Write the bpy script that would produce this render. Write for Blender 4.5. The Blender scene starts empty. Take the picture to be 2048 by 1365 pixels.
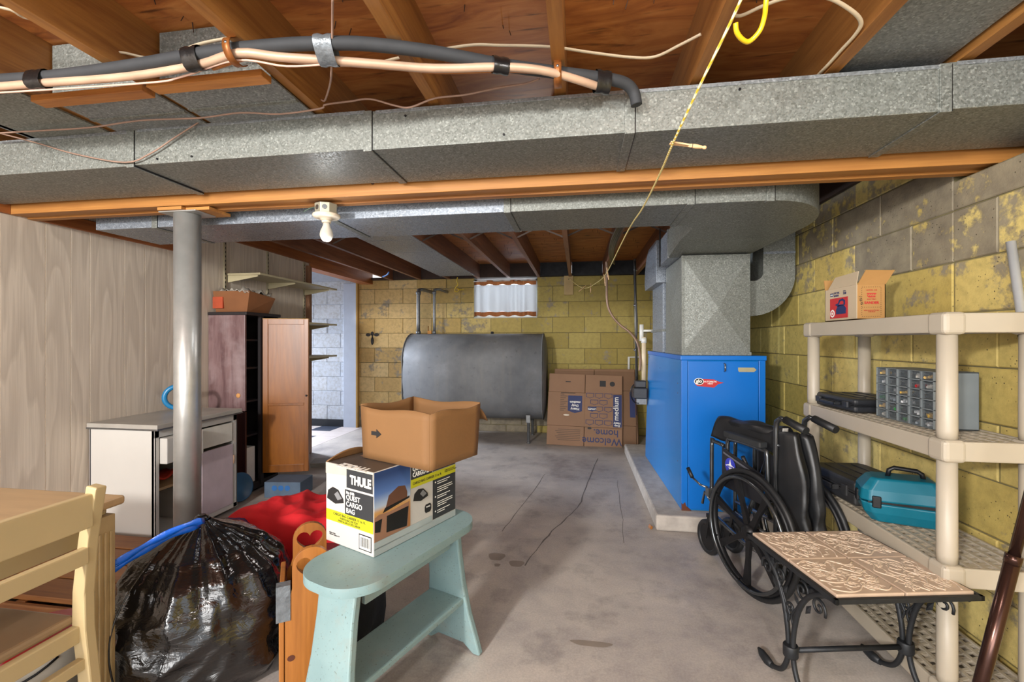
import bpy, bmesh, math, random
from mathutils import Matrix, Vector, Euler
from mathutils.geometry import tessellate_polygon
random.seed(7)
S = bpy.context.scene
COL = S.collection
R = math.radians
PI = math.pi

# ------------------------------------------------------------ camera, light, exposure
cam = bpy.data.cameras.new('camera'); camo = bpy.data.objects.new('camera', cam); COL.objects.link(camo)
cam.sensor_width = 36; cam.lens = 885/2048*36; cam.clip_start = .02
camo.location = (0, 0, 1.2); camo.rotation_euler = (R(90), 0, math.atan(133/885))
S.camera = camo
W = bpy.data.worlds.new('world'); S.world = W; W.use_nodes = True
W.node_tree.nodes['Background'].inputs[0].default_value = (.93, .96, 1.0, 1)
W.node_tree.nodes['Background'].inputs[1].default_value = .95
S.view_settings.view_transform = 'Standard'; S.view_settings.look = 'None'
S.view_settings.gamma = 1; S.view_settings.exposure = 1.0
S.view_settings.use_curve_mapping = False
def lamp(name, kind, loc, energy, color=(1, 1, 1), size=.3, target=None, sizey=None):
    l = bpy.data.lights.new(name, kind); l.energy = energy; l.color = color
    if kind == 'AREA':
        l.size = size
        if sizey: l.shape = 'RECTANGLE'; l.size_y = sizey
    else: l.shadow_soft_size = size
    o = bpy.data.objects.new(name, l); COL.objects.link(o); o.location = loc
    if target: o.rotation_euler = (Vector(target)-Vector(loc)).to_track_quat('-Z', 'Y').to_euler()
    return o
lamp('bare_bulb_lamp', 'POINT', (-1.7, -1.8, 1.97), 300, (1, .965, .92), .13)
lamp('ceiling_bulb_light', 'POINT', (-1.155, 1.9, 1.625), 1.2, (.93, .96, 1), .035)
lamp('near_fill_light', 'POINT', (.3, .3, 1.96), 14, (1, .97, .93), .06)  # added fill above the frame, no known bulb there
lamp('far_fill_light', 'POINT', (-.3, 2.75, 1.93), 6, (1, .96, .92), .08)  # added fill for the far end, hidden behind the supply duct
lamp('rear_fill_light', 'AREA', (-1.2, -5.2, 1.4), 150, (1, .97, .94), 4.0, (.3, 3, 1.25), 2.2)  # added broad fill from behind the camera, no known window there
nr = lamp('window_light_next_room', 'AREA', (-5.3, 5.3, 1.5), 48, (.78, .86, 1), .6, (-1.6, 3.7, -.1), .6); nr.data.spread = R(95)
lamp('window_daylight', 'AREA', (-.957, 6.25, 1.9), 7, (.8, .9, 1), .85, (-.957, 5.2, 1.5), .5)

# ------------------------------------------------------------ colours and materials
def hx(h):
    h = h.lstrip('#'); out = []
    for i in (0, 2, 4):
        c = int(h[i:i+2], 16)/255
        out.append(c/12.92 if c <= .04045 else ((c+.055)/1.055)**2.4)
    return tuple(out)+(1,)
MATS = {}
class NT:
    def __init__(s, name):
        s.m = bpy.data.materials.new(name); s.m.use_nodes = True; s.t = s.m.node_tree
        s.b = s.t.nodes['Principled BSDF']; s.out = s.t.nodes['Material Output']
    def n(s, ty, **kw):
        x = s.t.nodes.new('ShaderNode'+ty)
        for k, v in kw.items():
            if k.startswith('i_'):
                key = k[2:]; key = int(key) if key.isdigit() else key.replace('_', ' ')
                x.inputs[key].default_value = v
            else: setattr(x, k, v)
        return x
    def l(s, a, b): s.t.links.new(a, b)
    def pos(s, scale=(1, 1, 1), world=False, rot=(0, 0, 0)):
        if world: o = s.n('NewGeometry').outputs['Position']
        else: o = s.n('TexCoord').outputs['Object']
        mp = s.n('Mapping'); mp.inputs['Scale'].default_value = scale; mp.inputs['Rotation'].default_value = rot
        s.l(o, mp.inputs['Vector']); return mp.outputs['Vector']
    def noise(s, vec, scale, detail=4, rough=.55, dist=0):
        x = s.n('TexNoise'); x.inputs['Scale'].default_value = scale; x.inputs['Detail'].default_value = detail
        x.inputs['Roughness'].default_value = rough; x.inputs['Distortion'].default_value = dist
        s.l(vec, x.inputs['Vector']); return x.outputs['Fac']
    def vor(s, vec, scale, feature='F1', out='Distance', rnd=1):
        x = s.n('TexVoronoi', feature=feature); x.inputs['Scale'].default_value = scale; x.inputs['Randomness'].default_value = rnd
        s.l(vec, x.inputs['Vector']); return x.outputs[out]
    def ramp(s, fac, stops, mode='LINEAR'):
        x = s.n('ValToRGB'); x.color_ramp.interpolation = mode; e = x.color_ramp.elements
        while len(e) < len(stops): e.new(.5)
        for k, (p, c) in enumerate(stops):
            e[k].position = p; e[k].color = c if not isinstance(c, (int, float)) else (c, c, c, 1)
        s.l(fac, x.inputs[0]); return x.outputs[0]
    def mix(s, fac, a, b, mode='MIX'):
        x = s.n('Mix', data_type='RGBA', blend_type=mode)
        for v, k in ((fac, 0), (a, 6), (b, 7)):
            if hasattr(v, 'is_output') or hasattr(v, 'links'): s.l(v, x.inputs[k])
            else: x.inputs[k].default_value = v
        return x.outputs[2]
    def math(s, op, a, b=0.0, clamp=False):
        x = s.n('Math', operation=op, use_clamp=clamp)
        for v, k in ((a, 0), (b, 1)):
            if hasattr(v, 'links'): s.l(v, x.inputs[k])
            else: x.inputs[k].default_value = v
        return x.outputs[0]
    def bump(s, h, strength=.3, dist=.01):
        x = s.n('Bump'); x.inputs['Strength'].default_value = strength; x.inputs['Distance'].default_value = dist
        s.l(h, x.inputs['Height']); s.l(x.outputs['Normal'], s.b.inputs['Normal']); return x
    def base(s, c):
        if hasattr(c, 'links'): s.l(c, s.b.inputs['Base Color'])
        else: s.b.inputs['Base Color'].default_value = c
    def fin(s, rough=None, metal=None, **kw):
        for k, v in (('Roughness', rough), ('Metallic', metal)):
            if v is None: continue
            if hasattr(v, 'links'): s.l(v, s.b.inputs[k])
            else: s.b.inputs[k].default_value = v
        for k, v in kw.items(): s.b.inputs[k.replace('_', ' ')].default_value = v
        return s.m
def sc(c, k): return (min(1, c[0]*k), min(1, c[1]*k), min(1, c[2]*k), 1)
def plain(name, h, rough=.5, metal=0, var=.12, scale=9, bump=0, bscale=60, stretch=(1, 1, 1), world=False, **kw):
    if name in MATS: return MATS[name]
    n = NT(name); c = hx(h); v = n.pos(stretch, world)
    n.base(n.ramp(n.noise(v, scale, 5), [(.25, sc(c, 1-var)), (.75, sc(c, 1+var))]))
    if bump: n.bump(n.noise(v, bscale, 4), bump, .004)
    MATS[name] = n.fin(rough, metal, **kw); return MATS[name]
def wood(name, h1, h2, axis=1, rough=.55, scale=1.0, ring=26, stain=None):
    if name in MATS: return MATS[name]
    n = NT(name); st = [ring, ring, ring]; st[axis] = 1.6
    oi = n.n('ObjectInfo').outputs['Random']
    cb = n.n('CombineXYZ'); n.l(n.math('MULTIPLY', oi, 37.0), cb.inputs[0]); n.l(n.math('MULTIPLY', oi, 91.0), cb.inputs[1]); n.l(n.math('MULTIPLY', oi, 53.0), cb.inputs[2])
    ad = n.n('VectorMath', operation='ADD'); n.l(n.pos(tuple(st)), ad.inputs[0]); n.l(cb.outputs[0], ad.inputs[1]); v = ad.outputs[0]
    g = n.noise(v, .55*scale, 6, .62, 1.2); f = n.noise(v, 3.2*scale, 3, .6)
    c = n.ramp(g, [(.3, hx(h1)), (.52, hx(h2)), (.7, sc(hx(h2), 1.12))])
    c = n.mix(n.ramp(f, [(.35, .0), (.7, .45)]), c, hx(h1))
    # darker or lighter boards
    c = n.mix(n.math('MULTIPLY', oi, .35), c, sc(hx(h1), .8))
    if stain:
        s2 = n.noise(n.pos((1, 1, 1)), 2.4, 5, .6); c = n.mix(n.ramp(s2, [(.5, 0.), (.68, .65)]), c, hx(stain))
    n.base(c); n.bump(n.math('ADD', g, n.math('MULTIPLY', f, .4)), .22, .003)
    MATS[name] = n.fin(rough); return MATS[name]
def galv(name, h='777a75', dark='5f625c', rough=.45, metal=.28):
    n = NT(name); v = n.pos((1, 1, 1), True)
    cell = n.vor(v, 190, out='Color'); sp = n.n('SeparateColor'); n.l(cell, sp.inputs[0])
    big = n.noise(v, 3.2, 5, .6)
    c = n.ramp(sp.outputs[0], [(.0, hx(dark)), (.5, hx(h)), (.86, sc(hx(h), 1.16)), (1, sc(hx(h), 1.7))])
    c = n.mix(n.ramp(big, [(.35, .0), (.75, .5)]), c, hx(h))
    n.base(c); n.bump(sp.outputs[1], .12, .002)
    n.l(n.ramp(sp.outputs[2], [(0, rough-.1), (1, rough+.18)]), n.b.inputs['Roughness'])
    return n.fin(None, metal)
GALV = galv('galvanised'); GALV_D = galv('galvanised_dull', '7b7f81', '64686a', .45, .28)
GALV_B = galv('galvanised_blue', '858c95', '6d757e', .35, .4)

def blockmat():
    n = NT('painted_block'); v = n.pos((1, 1, 1), True); oi = n.n('ObjectInfo')
    sp = n.n('SeparateColor'); n.l(oi.outputs['Color'], sp.inputs[0]); rnd = oi.outputs['Random']
    yel = n.ramp(rnd, [(0, hx('c2af60')), (.5, hx('cfbc6e')), (1, hx('dac97d'))])
    tan = n.ramp(rnd, [(0, hx('b9965a')), (.5, hx('c6a465')), (1, hx('d0b27a'))])
    c = n.mix(sp.outputs[1], yel, tan)
    c = n.mix(sp.outputs[2], n.mix(1.0, c, n.ramp(oi.outputs['Alpha'], [(0, hx('cbc7b4')), (1, (1, 1, 1, 1))]), 'MULTIPLY'), n.ramp(rnd, [(0, hx('c3ccd8')), (1, hx('d5dbe2'))]))
    n1 = n.noise(v, 5.5, 8, .68); n2 = n.noise(v, 26, 5, .65)
    c = n.mix(n.ramp(n2, [(.42, .0), (.66, .3)]), c, hx('77683a'))
    m = n.math('ADD', n.math('MULTIPLY', n1, 2.2), n.math('MULTIPLY', n2, .8))
    m = n.math('ADD', m, n.math('SUBTRACT', n.math('MULTIPLY', sp.outputs[0], 1.5), 2.25))
    grey = n.ramp(n.noise(v, 11, 5), [(.3, hx('696159')), (.7, hx('918875'))])
    c = n.mix(n.ramp(m, [(.0, .0), (.22, .92)]), c, grey)
    pits = n.vor(v, 55); pn = n.noise(v, 9, 3)
    pm = n.math('MULTIPLY', n.ramp(pits, [(.08, 1.), (.17, 0.)]), n.ramp(pn, [(.46, 0.), (.58, 1.)]))
    c = n.mix(pm, c, hx('3d3626'))
    n.base(c)
    h = n.math('SUBTRACT', n.math('ADD', n.noise(v, 90, 5, .7), n.math('MULTIPLY', n2, .8)), n.math('MULTIPLY', pm, 1.5))
    n.bump(h, .35, .004)
    return n.fin(.72)
BLOCK = blockmat()
def floormat():
    n = NT('concrete_floor'); v = n.pos((1, 1, 1), True)
    a = n.noise(v, 1.3, 8, .62, .4); b = n.noise(v, 9, 7, .7); f = n.noise(v, 120, 4, .7)
    c = n.ramp(a, [(.28, hx('7b7474')), (.46, hx('aaa29d')), (.7, hx('cdc3b8'))])
    c = n.mix(n.ramp(b, [(.4, .0), (.68, .42)]), c, hx('c4bbaf'))
    c = n.mix(n.ramp(n.noise(v, 4, 8, .7), [(.52, 0.), (.68, .5)]), c, hx('726c6b'))
    c = n.mix(n.ramp(f, [(.4, .18), (.62, .0)]), c, hx('4a4645'))
    sp = n.noise(n.pos((1, 1, 1), True), 300, 2); c = n.mix(n.ramp(sp, [(.68, .0), (.74, .4)]), c, hx('d0cbc4'))
    n.base(c); n.bump(n.math('ADD', b, n.math('MULTIPLY', f, .4)), .16, .006)
    n.l(n.ramp(b, [(.3, .42), (.7, .66)]), n.b.inputs['Roughness'])
    return n.fin(None)
FLOOR = floormat()
def panelmat():
    n = NT('wood_grain_panelling'); oi = n.n('ObjectInfo').outputs['Random']
    cb = n.n('CombineXYZ'); n.l(n.math('MULTIPLY', oi, 50.0), cb.inputs[1]); n.l(n.math('MULTIPLY', oi, 23.0), cb.inputs[2])
    ad = n.n('VectorMath', operation='ADD'); n.l(n.pos((1, 1, 1)), ad.inputs[0]); n.l(cb.outputs[0], ad.inputs[1])
    mp = n.n('Mapping'); mp.inputs['Scale'].default_value = (6, 6, .7); n.l(ad.outputs[0], mp.inputs[0])
    d = n.noise(mp.outputs[0], .9, 2, .4); bands = n.math('FRACT', n.math('MULTIPLY', d, 9.0))
    g = n.ramp(bands, [(0, .15), (.12, .9), (.6, .35), (1, .0)])
    mp2 = n.n('Mapping'); mp2.inputs['Scale'].default_value = (150, 150, 4); n.l(ad.outputs[0], mp2.inputs[0])
    fine = n.noise(mp2.outputs[0], 1, 3)
    c = n.mix(n.math('MULTIPLY', g, .45), hx('cdc0b0'), hx('9a8b7d'))
    c = n.mix(n.ramp(fine, [(.4, 0.), (.7, .45)]), c, hx('a89a8b'))
    n.base(c); return n.fin(.5)
PANEL = panelmat()
def plymat():
    n = NT('plywood_subfloor'); v = n.pos((3, 14, 3), True)
    g = n.noise(v, 1.1, 6, .6, 1.5); c = n.ramp(g, [(.3, hx('84481f')), (.5, hx('a9672f')), (.7, hx('bd7f42'))])
    p2 = n.noise(n.pos((1, 1, 1), True), 2.1, 4); c = n.mix(n.ramp(p2, [(.45, .0), (.75, .6)]), c, hx('63351a'))
    st = n.noise(n.pos((5, 40, 5), True), 1, 4); c = n.mix(n.ramp(st, [(.6, .0), (.72, .75)]), c, hx('2e1509'))
    k = n.vor(n.pos((2.2, 4.5, 3), True), 1.4); c = n.mix(n.ramp(k, [(.05, .9), (.12, 0.)]), c, hx('2a1208'))
    n.base(c); n.bump(g, .15, .004); return n.fin(.6)
PLY = plymat()
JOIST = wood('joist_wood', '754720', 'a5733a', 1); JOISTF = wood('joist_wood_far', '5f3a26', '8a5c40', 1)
BEAMW = wood('beam_wood', '905a26', 'b8803f', 0, ring=34); TRIMW = wood('trim_wood', '7c431c', 'a3602c', 1)
CLEAT = wood('cleat_wood', '8a4f22', 'c0813c', 0)
PINE = wood('pine_board', '7d4a1e', 'a56a2e', 2, .38, ring=22); WOODC = wood('chest_wood', '6d4120', '94602f', 0)
CREAM = plain('cream_paint', 'b3a078', .45, var=.06, scale=5, bump=.05, bscale=30)
BLACK = plain('black_metal', '1b1b1d', .42, .35, var=.25, scale=30)
DKGREY = plain('dark_plastic', '26282c', .42, var=.15, scale=40, bump=.08, bscale=300)
WHITE = plain('white_enamel', 'c3c0ba', .35, var=.04, scale=3)
CHROME = plain('steel_tube', '8d9093', .25, .9, var=.2, scale=30)
BLKTUBE = plain('black_tube', '5b5e61', .24, .85, var=.2, scale=30)
PVC = plain('white_pvc', 'dcdcd6', .4, var=.03)
BEIGE = plain('beige_plastic', 'aba190', .45, var=.04, scale=6, bump=.03, bscale=120)
COPPER = plain('copper_pale', 'b3957d', .45, .12, var=.25, scale=7)
BROWNWIRE = plain('brown_wire', '8d7263', .6, var=.1)
ROMEX = plain('cream_cable', 'c0b095', .5, var=.05)
FOAM = plain('black_foam', '2b2d30', .75, var=.15, scale=20)
TAPE = plain('black_tape', '141415', .3, var=.2, scale=30, bump=.3, bscale=60)
RUST = plain('rusty_strap', '8a5326', .45, .5, var=.3, scale=40)
def card(name, h, var=.08): return plain(name, h, .75, var=var, scale=4, bump=.1, bscale=90)
CARD = card('cardboard', '785530'); CARD2 = card('cardboard_flat', '8d6c52'); CARD3 = card('cardboard_dark', '7b5c43')
INK = plain('black_ink', '1c1b1c', .6, var=.05); INKW = plain('white_ink', 'e6e4dd', .6, var=.02)
RED = plain('red_print', 'b5272c', .5, var=.06); NAVY = plain('navy_print', '1d2a5c', .6, var=.05)

# ------------------------------------------------------------ mesh helpers
def frame(o, x, y):
    o = Vector(o); x = Vector(x).normalized(); y = Vector(y); z = x.cross(y).normalized(); y = z.cross(x)
    return Matrix(((x.x, y.x, z.x, o.x), (x.y, y.y, z.y, o.y), (x.z, y.z, z.z, o.z), (0, 0, 0, 1)))
def TR(loc=(0, 0, 0), rot=(0, 0, 0)): return Matrix.Translation(loc) @ Euler(rot).to_matrix().to_4x4()
def smooth_path(pts, k=5, closed=False):
    P = [Vector(p) for p in pts]; n = len(P); out = []
    if n < 3: return P
    rng = range(n) if closed else range(n-1)
    for i in rng:
        if closed: a, b, c, d = P[(i-1) % n], P[i], P[(i+1) % n], P[(i+2) % n]
        else: a, b, c, d = P[max(i-1, 0)], P[i], P[i+1], P[min(i+2, n-1)]
        for j in range(k):
            t = j/k
            out.append(.5*((2*b)+(c-a)*t+(2*a-5*b+4*c-d)*t*t+(3*b-a-3*c+d)*t**3))
    if not closed: out.append(P[-1])
    return out
class MB:
    def __init__(s): s.v = []; s.f = []; s.m = []; s.sm = []
    def add(s, vs, fs, M=None, mi=0, smooth=False):
        k = len(s.v)
        for p in vs:
            p = Vector(p); s.v.append(tuple(M @ p) if M else tuple(p))
        for f in fs: s.f.append(tuple(i+k for i in f)); s.m.append(mi); s.sm.append(smooth)
        return s
    def box(s, x0, y0, z0, x1, y1, z1, M=None, mi=0):
        vs = [(x, y, z) for z in (z0, z1) for y in (y0, y1) for x in (x0, x1)]
        return s.add(vs, [(0, 2, 3, 1), (4, 5, 7, 6), (0, 1, 5, 4), (2, 6, 7, 3), (0, 4, 6, 2), (1, 3, 7, 5)], M, mi)
    def cbox(s, c, d, rot=(0, 0, 0), mi=0):
        return s.box(-d[0]/2, -d[1]/2, -d[2]/2, d[0]/2, d[1]/2, d[2]/2, TR(c, rot), mi)
    def bar(s, a, b, w, t, up=(0, 0, 1), mi=0):
        a = Vector(a); b = Vector(b); x = (b-a); L = x.length; up = Vector(up)
        if abs(x.normalized().dot(up)) > .95: up = Vector((1, 0, 0))
        y = up.cross(x); M = frame(a, x, y)
        return s.box(0, -w/2, -t/2, L, w/2, t/2, M, mi)
    def tube(s, pts, r, n=8, closed=False, caps=True, mi=0, M=None, k=0, flat=1.0):
        P = [Vector(p) for p in pts]
        if k: P = smooth_path(P, k, closed)
        m = len(P); rr = r if isinstance(r, (list, tuple)) else [r]*m
        if len(rr) != m: rr = [rr[min(len(rr)-1, int(i*(len(rr)-1)/(m-1)+.5))] for i in range(m)]
        T = []
        for i in range(m):
            a = P[(i-1) % m] if closed or i else P[0]; b = P[(i+1) % m] if closed or i < m-1 else P[-1]
            t = b-a; T.append(t.normalized() if t.length > 1e-9 else Vector((0, 0, 1)))
        up = Vector((0, 0, 1)) if abs(T[0].z) < .9 else Vector((1, 0, 0))
        N = (up-T[0]*up.dot(T[0])).normalized(); vs = []
        for i in range(m):
            N = N-T[i]*N.dot(T[i]); N = N.normalized() if N.length > 1e-6 else Vector((1, 0, 0)); B = T[i].cross(N)
            for j in range(n):
                a = 2*PI*j/n; vs.append(P[i]+rr[i]*(N*math.cos(a)*flat+B*math.sin(a)))
        fs = []
        for i in range(m if closed else m-1):
            i2 = (i+1) % m
            for j in range(n): fs.append((i*n+j, i*n+(j+1) % n, i2*n+(j+1) % n, i2*n+j))
        s.add(vs, fs, M, mi, True)
        if caps and not closed:
            k0 = len(s.v)-len(vs)
            s.f.append(tuple(k0+j for j in reversed(range(n)))); s.m.append(mi); s.sm.append(False)
            s.f.append(tuple(k0+(m-1)*n+j for j in range(n))); s.m.append(mi); s.sm.append(False)
        return s
    def lathe(s, prof, n=24, M=None, mi=0, smooth=True, cap=True):
        vs = []; fs = []
        for r, z in prof:
            for j in range(n): a = 2*PI*j/n; vs.append((r*math.cos(a), r*math.sin(a), z))
        for i in range(len(prof)-1):
            for j in range(n): fs.append((i*n+j, i*n+(j+1) % n, (i+1)*n+(j+1) % n, (i+1)*n+j))
        s.add(vs, fs, M, mi, smooth)
        if cap:
            k0 = len(s.v)-len(vs)
            if prof[0][0] > 1e-4: s.f.append(tuple(k0+j for j in reversed(range(n)))); s.m.append(mi); s.sm.append(False)
            if prof[-1][0] > 1e-4: s.f.append(tuple(k0+(len(prof)-1)*n+j for j in range(n))); s.m.append(mi); s.sm.append(False)
        return s
    def prism(s, polys, z0, z1, M=None, mi=0, smooth=False):
        if not isinstance(polys[0][0], (list, tuple)): polys = [polys]
        flat = [p for pl in polys for p in pl]; n = len(flat)
        tri = tessellate_polygon([[Vector((p[0], p[1], 0)) for p in pl] for pl in polys])
        vs = [(p[0], p[1], z0) for p in flat]+[(p[0], p[1], z1) for p in flat]; fs = []
        for t in tri:
            a, b, c = [Vector((flat[i][0], flat[i][1], 0)) for i in t]
            if (b-a).cross(c-a).z < 0: t = (t[0], t[2], t[1])
            fs.append((t[2]+0, t[1], t[0])); fs.append(tuple(i+n for i in t))
        s.add(vs, fs, M, mi); k = 0; k0 = len(s.v)-len(vs)
        for q, pl in enumerate(polys):
            m = len(pl); ar = sum(pl[i][0]*pl[(i+1) % m][1]-pl[(i+1) % m][0]*pl[i][1] for i in range(m))
            for i in range(m):
                a, b = k0+k+i, k0+k+(i+1) % m
                ccw = (ar > 0) == (q == 0)
                s.f.append((a, b, b+n, a+n) if ccw else (b, a, a+n, b+n)); s.m.append(mi); s.sm.append(smooth)
            k += m
        return s
    def grid(s, nu, nv, fn, M=None, mi=0, smooth=True, closeu=False):
        vs = [fn(i/(nu if closeu else nu-1), j/(nv-1)) for j in range(nv) for i in range(nu)]; fs = []
        for j in range(nv-1):
            for i in range(nu if closeu else nu-1): fs.append((j*nu+i, j*nu+(i+1) % nu, (j+1)*nu+(i+1) % nu, (j+1)*nu+i))
        return s.add(vs, fs, M, mi, smooth)
    def mesh(s, name, mats):
        me = bpy.data.meshes.new(name); me.from_pydata(s.v, [], s.f)
        for m in (mats if isinstance(mats, (list, tuple)) else [mats]): me.materials.append(m)
        me.polygons.foreach_set('material_index', s.m); me.polygons.foreach_set('use_smooth', s.sm); me.update()
        return me
    def build(s, name, mats, parent=None, bevel=0, seg=2, solid=0, sub=0, label=None, loc=None, rot=None):
        o = bpy.data.objects.new(name, s.mesh(name, mats)); COL.objects.link(o)
        if parent: o.parent = parent
        if loc: o.location = loc
        if rot: o.rotation_euler = rot
        if solid: m = o.modifiers.new('solid', 'SOLIDIFY'); m.thickness = solid; m.offset = 0
        if sub: m = o.modifiers.new('sub', 'SUBSURF'); m.levels = m.render_levels = sub
        if bevel:
            m = o.modifiers.new('bevel', 'BEVEL'); m.width = bevel; m.segments = seg; m.limit_method = 'ANGLE'; m.angle_limit = R(40)
        if label: o['label'] = label
        return o
def tag(o, label, cat, group=None):
    o['label'] = label; o['category'] = cat
    if group: o['group'] = group
    return o
def struct(o, label=None):
    o['kind'] = 'structure'
    if label: o['label'] = label
    return o
def empty(name, loc=(0, 0, 0), rz=0, label=None, cat=None, group=None):
    o = bpy.data.objects.new(name, None); COL.objects.link(o); o.location = loc; o.rotation_euler = (0, 0, rz); o.empty_display_size = .05
    if label: tag(o, label, cat, group)
    return o
def text(body, size, mat, parent, M, name='lettering', ax='LEFT', sx=1.0, th=.0004, bold=0):
    c = bpy.data.curves.new(name, 'FONT'); c.body = body; c.size = size; c.align_x = ax; c.extrude = th; c.offset = bold; c.resolution_u = 3
    c.space_line = .95
    t = bpy.data.objects.new(name, c); me = bpy.data.meshes.new_from_object(t); bpy.data.objects.remove(t); bpy.data.curves.remove(c)
    me.transform(M @ Matrix.Diagonal((sx, 1, 1, 1))); me.materials.clear(); me.materials.append(mat)
    o = bpy.data.objects.new(name, me); COL.objects.link(o); o.parent = parent; return o
def rect(a, b, c, d): return [(a, b), (c, b), (c, d), (a, d)]
def decal(name, mat, parent, M, poly, d=.0006): return MB().prism(poly, 0, d, M).build(name, mat, parent)
def circ(cx, cy, r, n=20, ry=None): return [(cx+r*math.cos(2*PI*i/n), cy+(ry or r)*math.sin(2*PI*i/n)) for i in range(n)]
def copy_tree(o, parent=None):
    c = o.copy(); COL.objects.link(c); c.parent = parent
    for ch in list(o.children): copy_tree(ch, c)
    return c

# ------------------------------------------------------------ the setting
XR, YB, XL = 1.465, 5.78, -2.85
ZJ, ZC = 2.03, 2.215
floor = struct(MB().box(-2.97, -1.6, -.1, 1.5, 5.8, 0).build('floor', FLOOR), 'bare grey concrete basement floor with cracks and stains')
# cracks: thin dark recessed-looking seams lying on the slab
CRK = plain('crack_filler', '6a6460', .8, var=.2)
def crack(pts, w, name='crack'):
    P = smooth_path([(x, y, 0) for x, y in pts], 4); b = MB(); vs = []; fs = []
    for i, p in enumerate(P):
        a = P[max(i-1, 0)]; c = P[min(i+1, len(P)-1)]; t = (c-a).normalized(); nn = Vector((-t.y, t.x, 0))
        j = Vector((random.uniform(-.006, .006), random.uniform(-.006, .006), 0)); ww = w*random.uniform(.5, 1.2)
        vs += [p+j+nn*ww+Vector((0, 0, .0006)), p+j-nn*ww+Vector((0, 0, .0006))]
    for i in range(len(P)-1): fs.append((2*i, 2*i+1, 2*i+3, 2*i+2))
    b.add(vs, fs).build(name, CRK, floor)
crack([(-.28, 2.35), (-.22, 2.6), (-.14, 2.86), (-.05, 3.1), (.02, 3.35), (.06, 3.7), (.12, 4.1), (.2, 4.6)], .0045)
crack([(-.48, 2.75), (-.42, 3.1), (-.36, 3.5), (-.3, 4.0)], .0028)
crack([(.27, 2.7), (.3, 3.2), (.33, 3.9)], .002)
STAIN = plain('damp_stain', '857a70', .45, var=.12)
for cx, cy, rx, ry in ((-.45, 2.42, .045, .05), (-.33, 2.36, .04, .04), (-.43, 2.33, .016, .02), (.05, 1.78, .08, .02)):
    MB().add([(cx+rx*math.cos(a)*(1+.15*math.sin(3*a)), cy+ry*math.sin(a)*(1+.2*math.cos(2*a)), .0005) for a in [i*PI/10 for i in range(20)]], [tuple(range(20))]).build('stain', STAIN, floor)
# tiled floor of the next room
fl2 = struct(MB().box(-6.2, 1.2, -.1, -2.97, 5.8, -.004).build('floor', FLOOR), 'light and dark checkered tile floor beyond the doorway')
T1 = plain('pale_tile', 'cfc3bd', .35, var=.05); T2 = plain('dark_tile', '3d4352', .35, var=.08)
tme = [MB().box(-.15, -.15, -.004, .15, .15, 0).mesh('tile', m) for m in (T1, T2)]
for i in range(8):
    for j in range(8):
        o = bpy.data.objects.new('tile', tme[1 if (i+2*j) % 4 == 1 else 0]); COL.objects.link(o); o.parent = fl2
        o.location = (-3.125-.303*i, 5.62-.303*j, 0)
# block walls --------------------------------------------------
BM = {}
def blockmesh(L, H):
    k = (round(L, 3), round(H, 3))
    if k not in BM:
        g = .0026; e = .004; a, h = L/2-g, H/2-g
        vs = [(-a, .02, -h), (a, .02, -h), (a, .02, h), (-a, .02, h), (-a, .0035, -h), (a, .0035, -h), (a, .0035, h), (-a, .0035, h), (-a+e, 0, -h+e), (a-e, 0, -h+e), (a-e, 0, h-e), (-a+e, 0, h-e)]
        fs = [(8, 9, 10, 11)]
        for q, (b0, b1) in enumerate(((0, 4), (4, 8))):
            for i in range(4): fs.append((b0+i, b0+(i+1) % 4, b1+(i+1) % 4, b1+i))
        me = MB().add(vs, fs).mesh('block', BLOCK); BM[k] = me
    return BM[k]
ZJT = [0, .09]+[.09+.203*i for i in range(1, 10)]+[2.04]
def blockwall(par, place, a0, a1, off, colour, skip=None, BL=.41, rz=0, extra=[], ZJT=ZJT):
    for r in range(len(ZJT)-1):
        z0, z1 = ZJT[r], ZJT[r+1]
        st = off+(BL/2 if r % 2 else 0); k0 = math.floor((a0-st)/BL); cuts = {round(a0, 3), round(a1, 3)}
        k = k0
        while st+k*BL < a1:
            if st+k*BL > a0+.02: cuts.add(round(st+k*BL, 3))
            k += 1
        for c0, c1, cz0, cz1 in extra:
            if z0 >= cz0-.02 and z1 <= cz1+.05: cuts |= {c0, c1}
        cs = sorted(cuts)
        for x0, x1 in zip(cs[:-1], cs[1:]):
            if x1-x0 < .012: continue
            xc, zc = (x0+x1)/2, (z0+z1)/2
            if skip and skip(xc, zc): continue
            o = bpy.data.objects.new('block', blockmesh(x1-x0, z1-z0)); COL.objects.link(o); o.parent = par
            o.location = place(xc, zc, random.uniform(-.0025, .0025)); o.rotation_euler = (random.uniform(-.004, .004), 0, rz)
            o.color = colour(xc, zc)
MORTAR = plain('painted_mortar', '736b4a', .85, var=.2, scale=20, bump=.3, bscale=80)
MORTARW = plain('white_mortar', 'b9c2cf', .85, var=.1, scale=20)
WX0, WX1, WZ0 = -1.383, -.535, 1.511
wb = MB(); wb.box(-3.1, YB+.006, 0, WX0, YB+.2, 2.04).box(WX1, YB+.006, 0, 1.66, YB+.2, 2.04).box(WX0, YB+.006, 0, WX1, YB+.2, WZ0)
wall_back = struct(wb.build('wall_back', MORTAR), 'yellow painted concrete block wall at the far end of the basement')
def colb(x, z):
    t = 1 if x < -2.0 else max(0, min(1, (-.6-x)/1.4))*.85
    g = .33+random.uniform(-.06, .1)
    if -1.7 < x < -.2 and z > 1.1: g += .1
    if x < -2.4 and 1.0 < z < 1.7: g += .06
    if z < .3 and x < -.5: g = 1.2
    return (g, t, 0, t)  # alpha lightens the tan blocks at left, doorway light put into their colour
blockwall(wall_back, lambda x, z, j: (x, YB+j, z), -3.03, XR, -.537, colb,
          skip=lambda x, z: WX0 < x < WX1 and z > WZ0, extra=[(WX0, WX1, WZ0, 2.05)])
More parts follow.
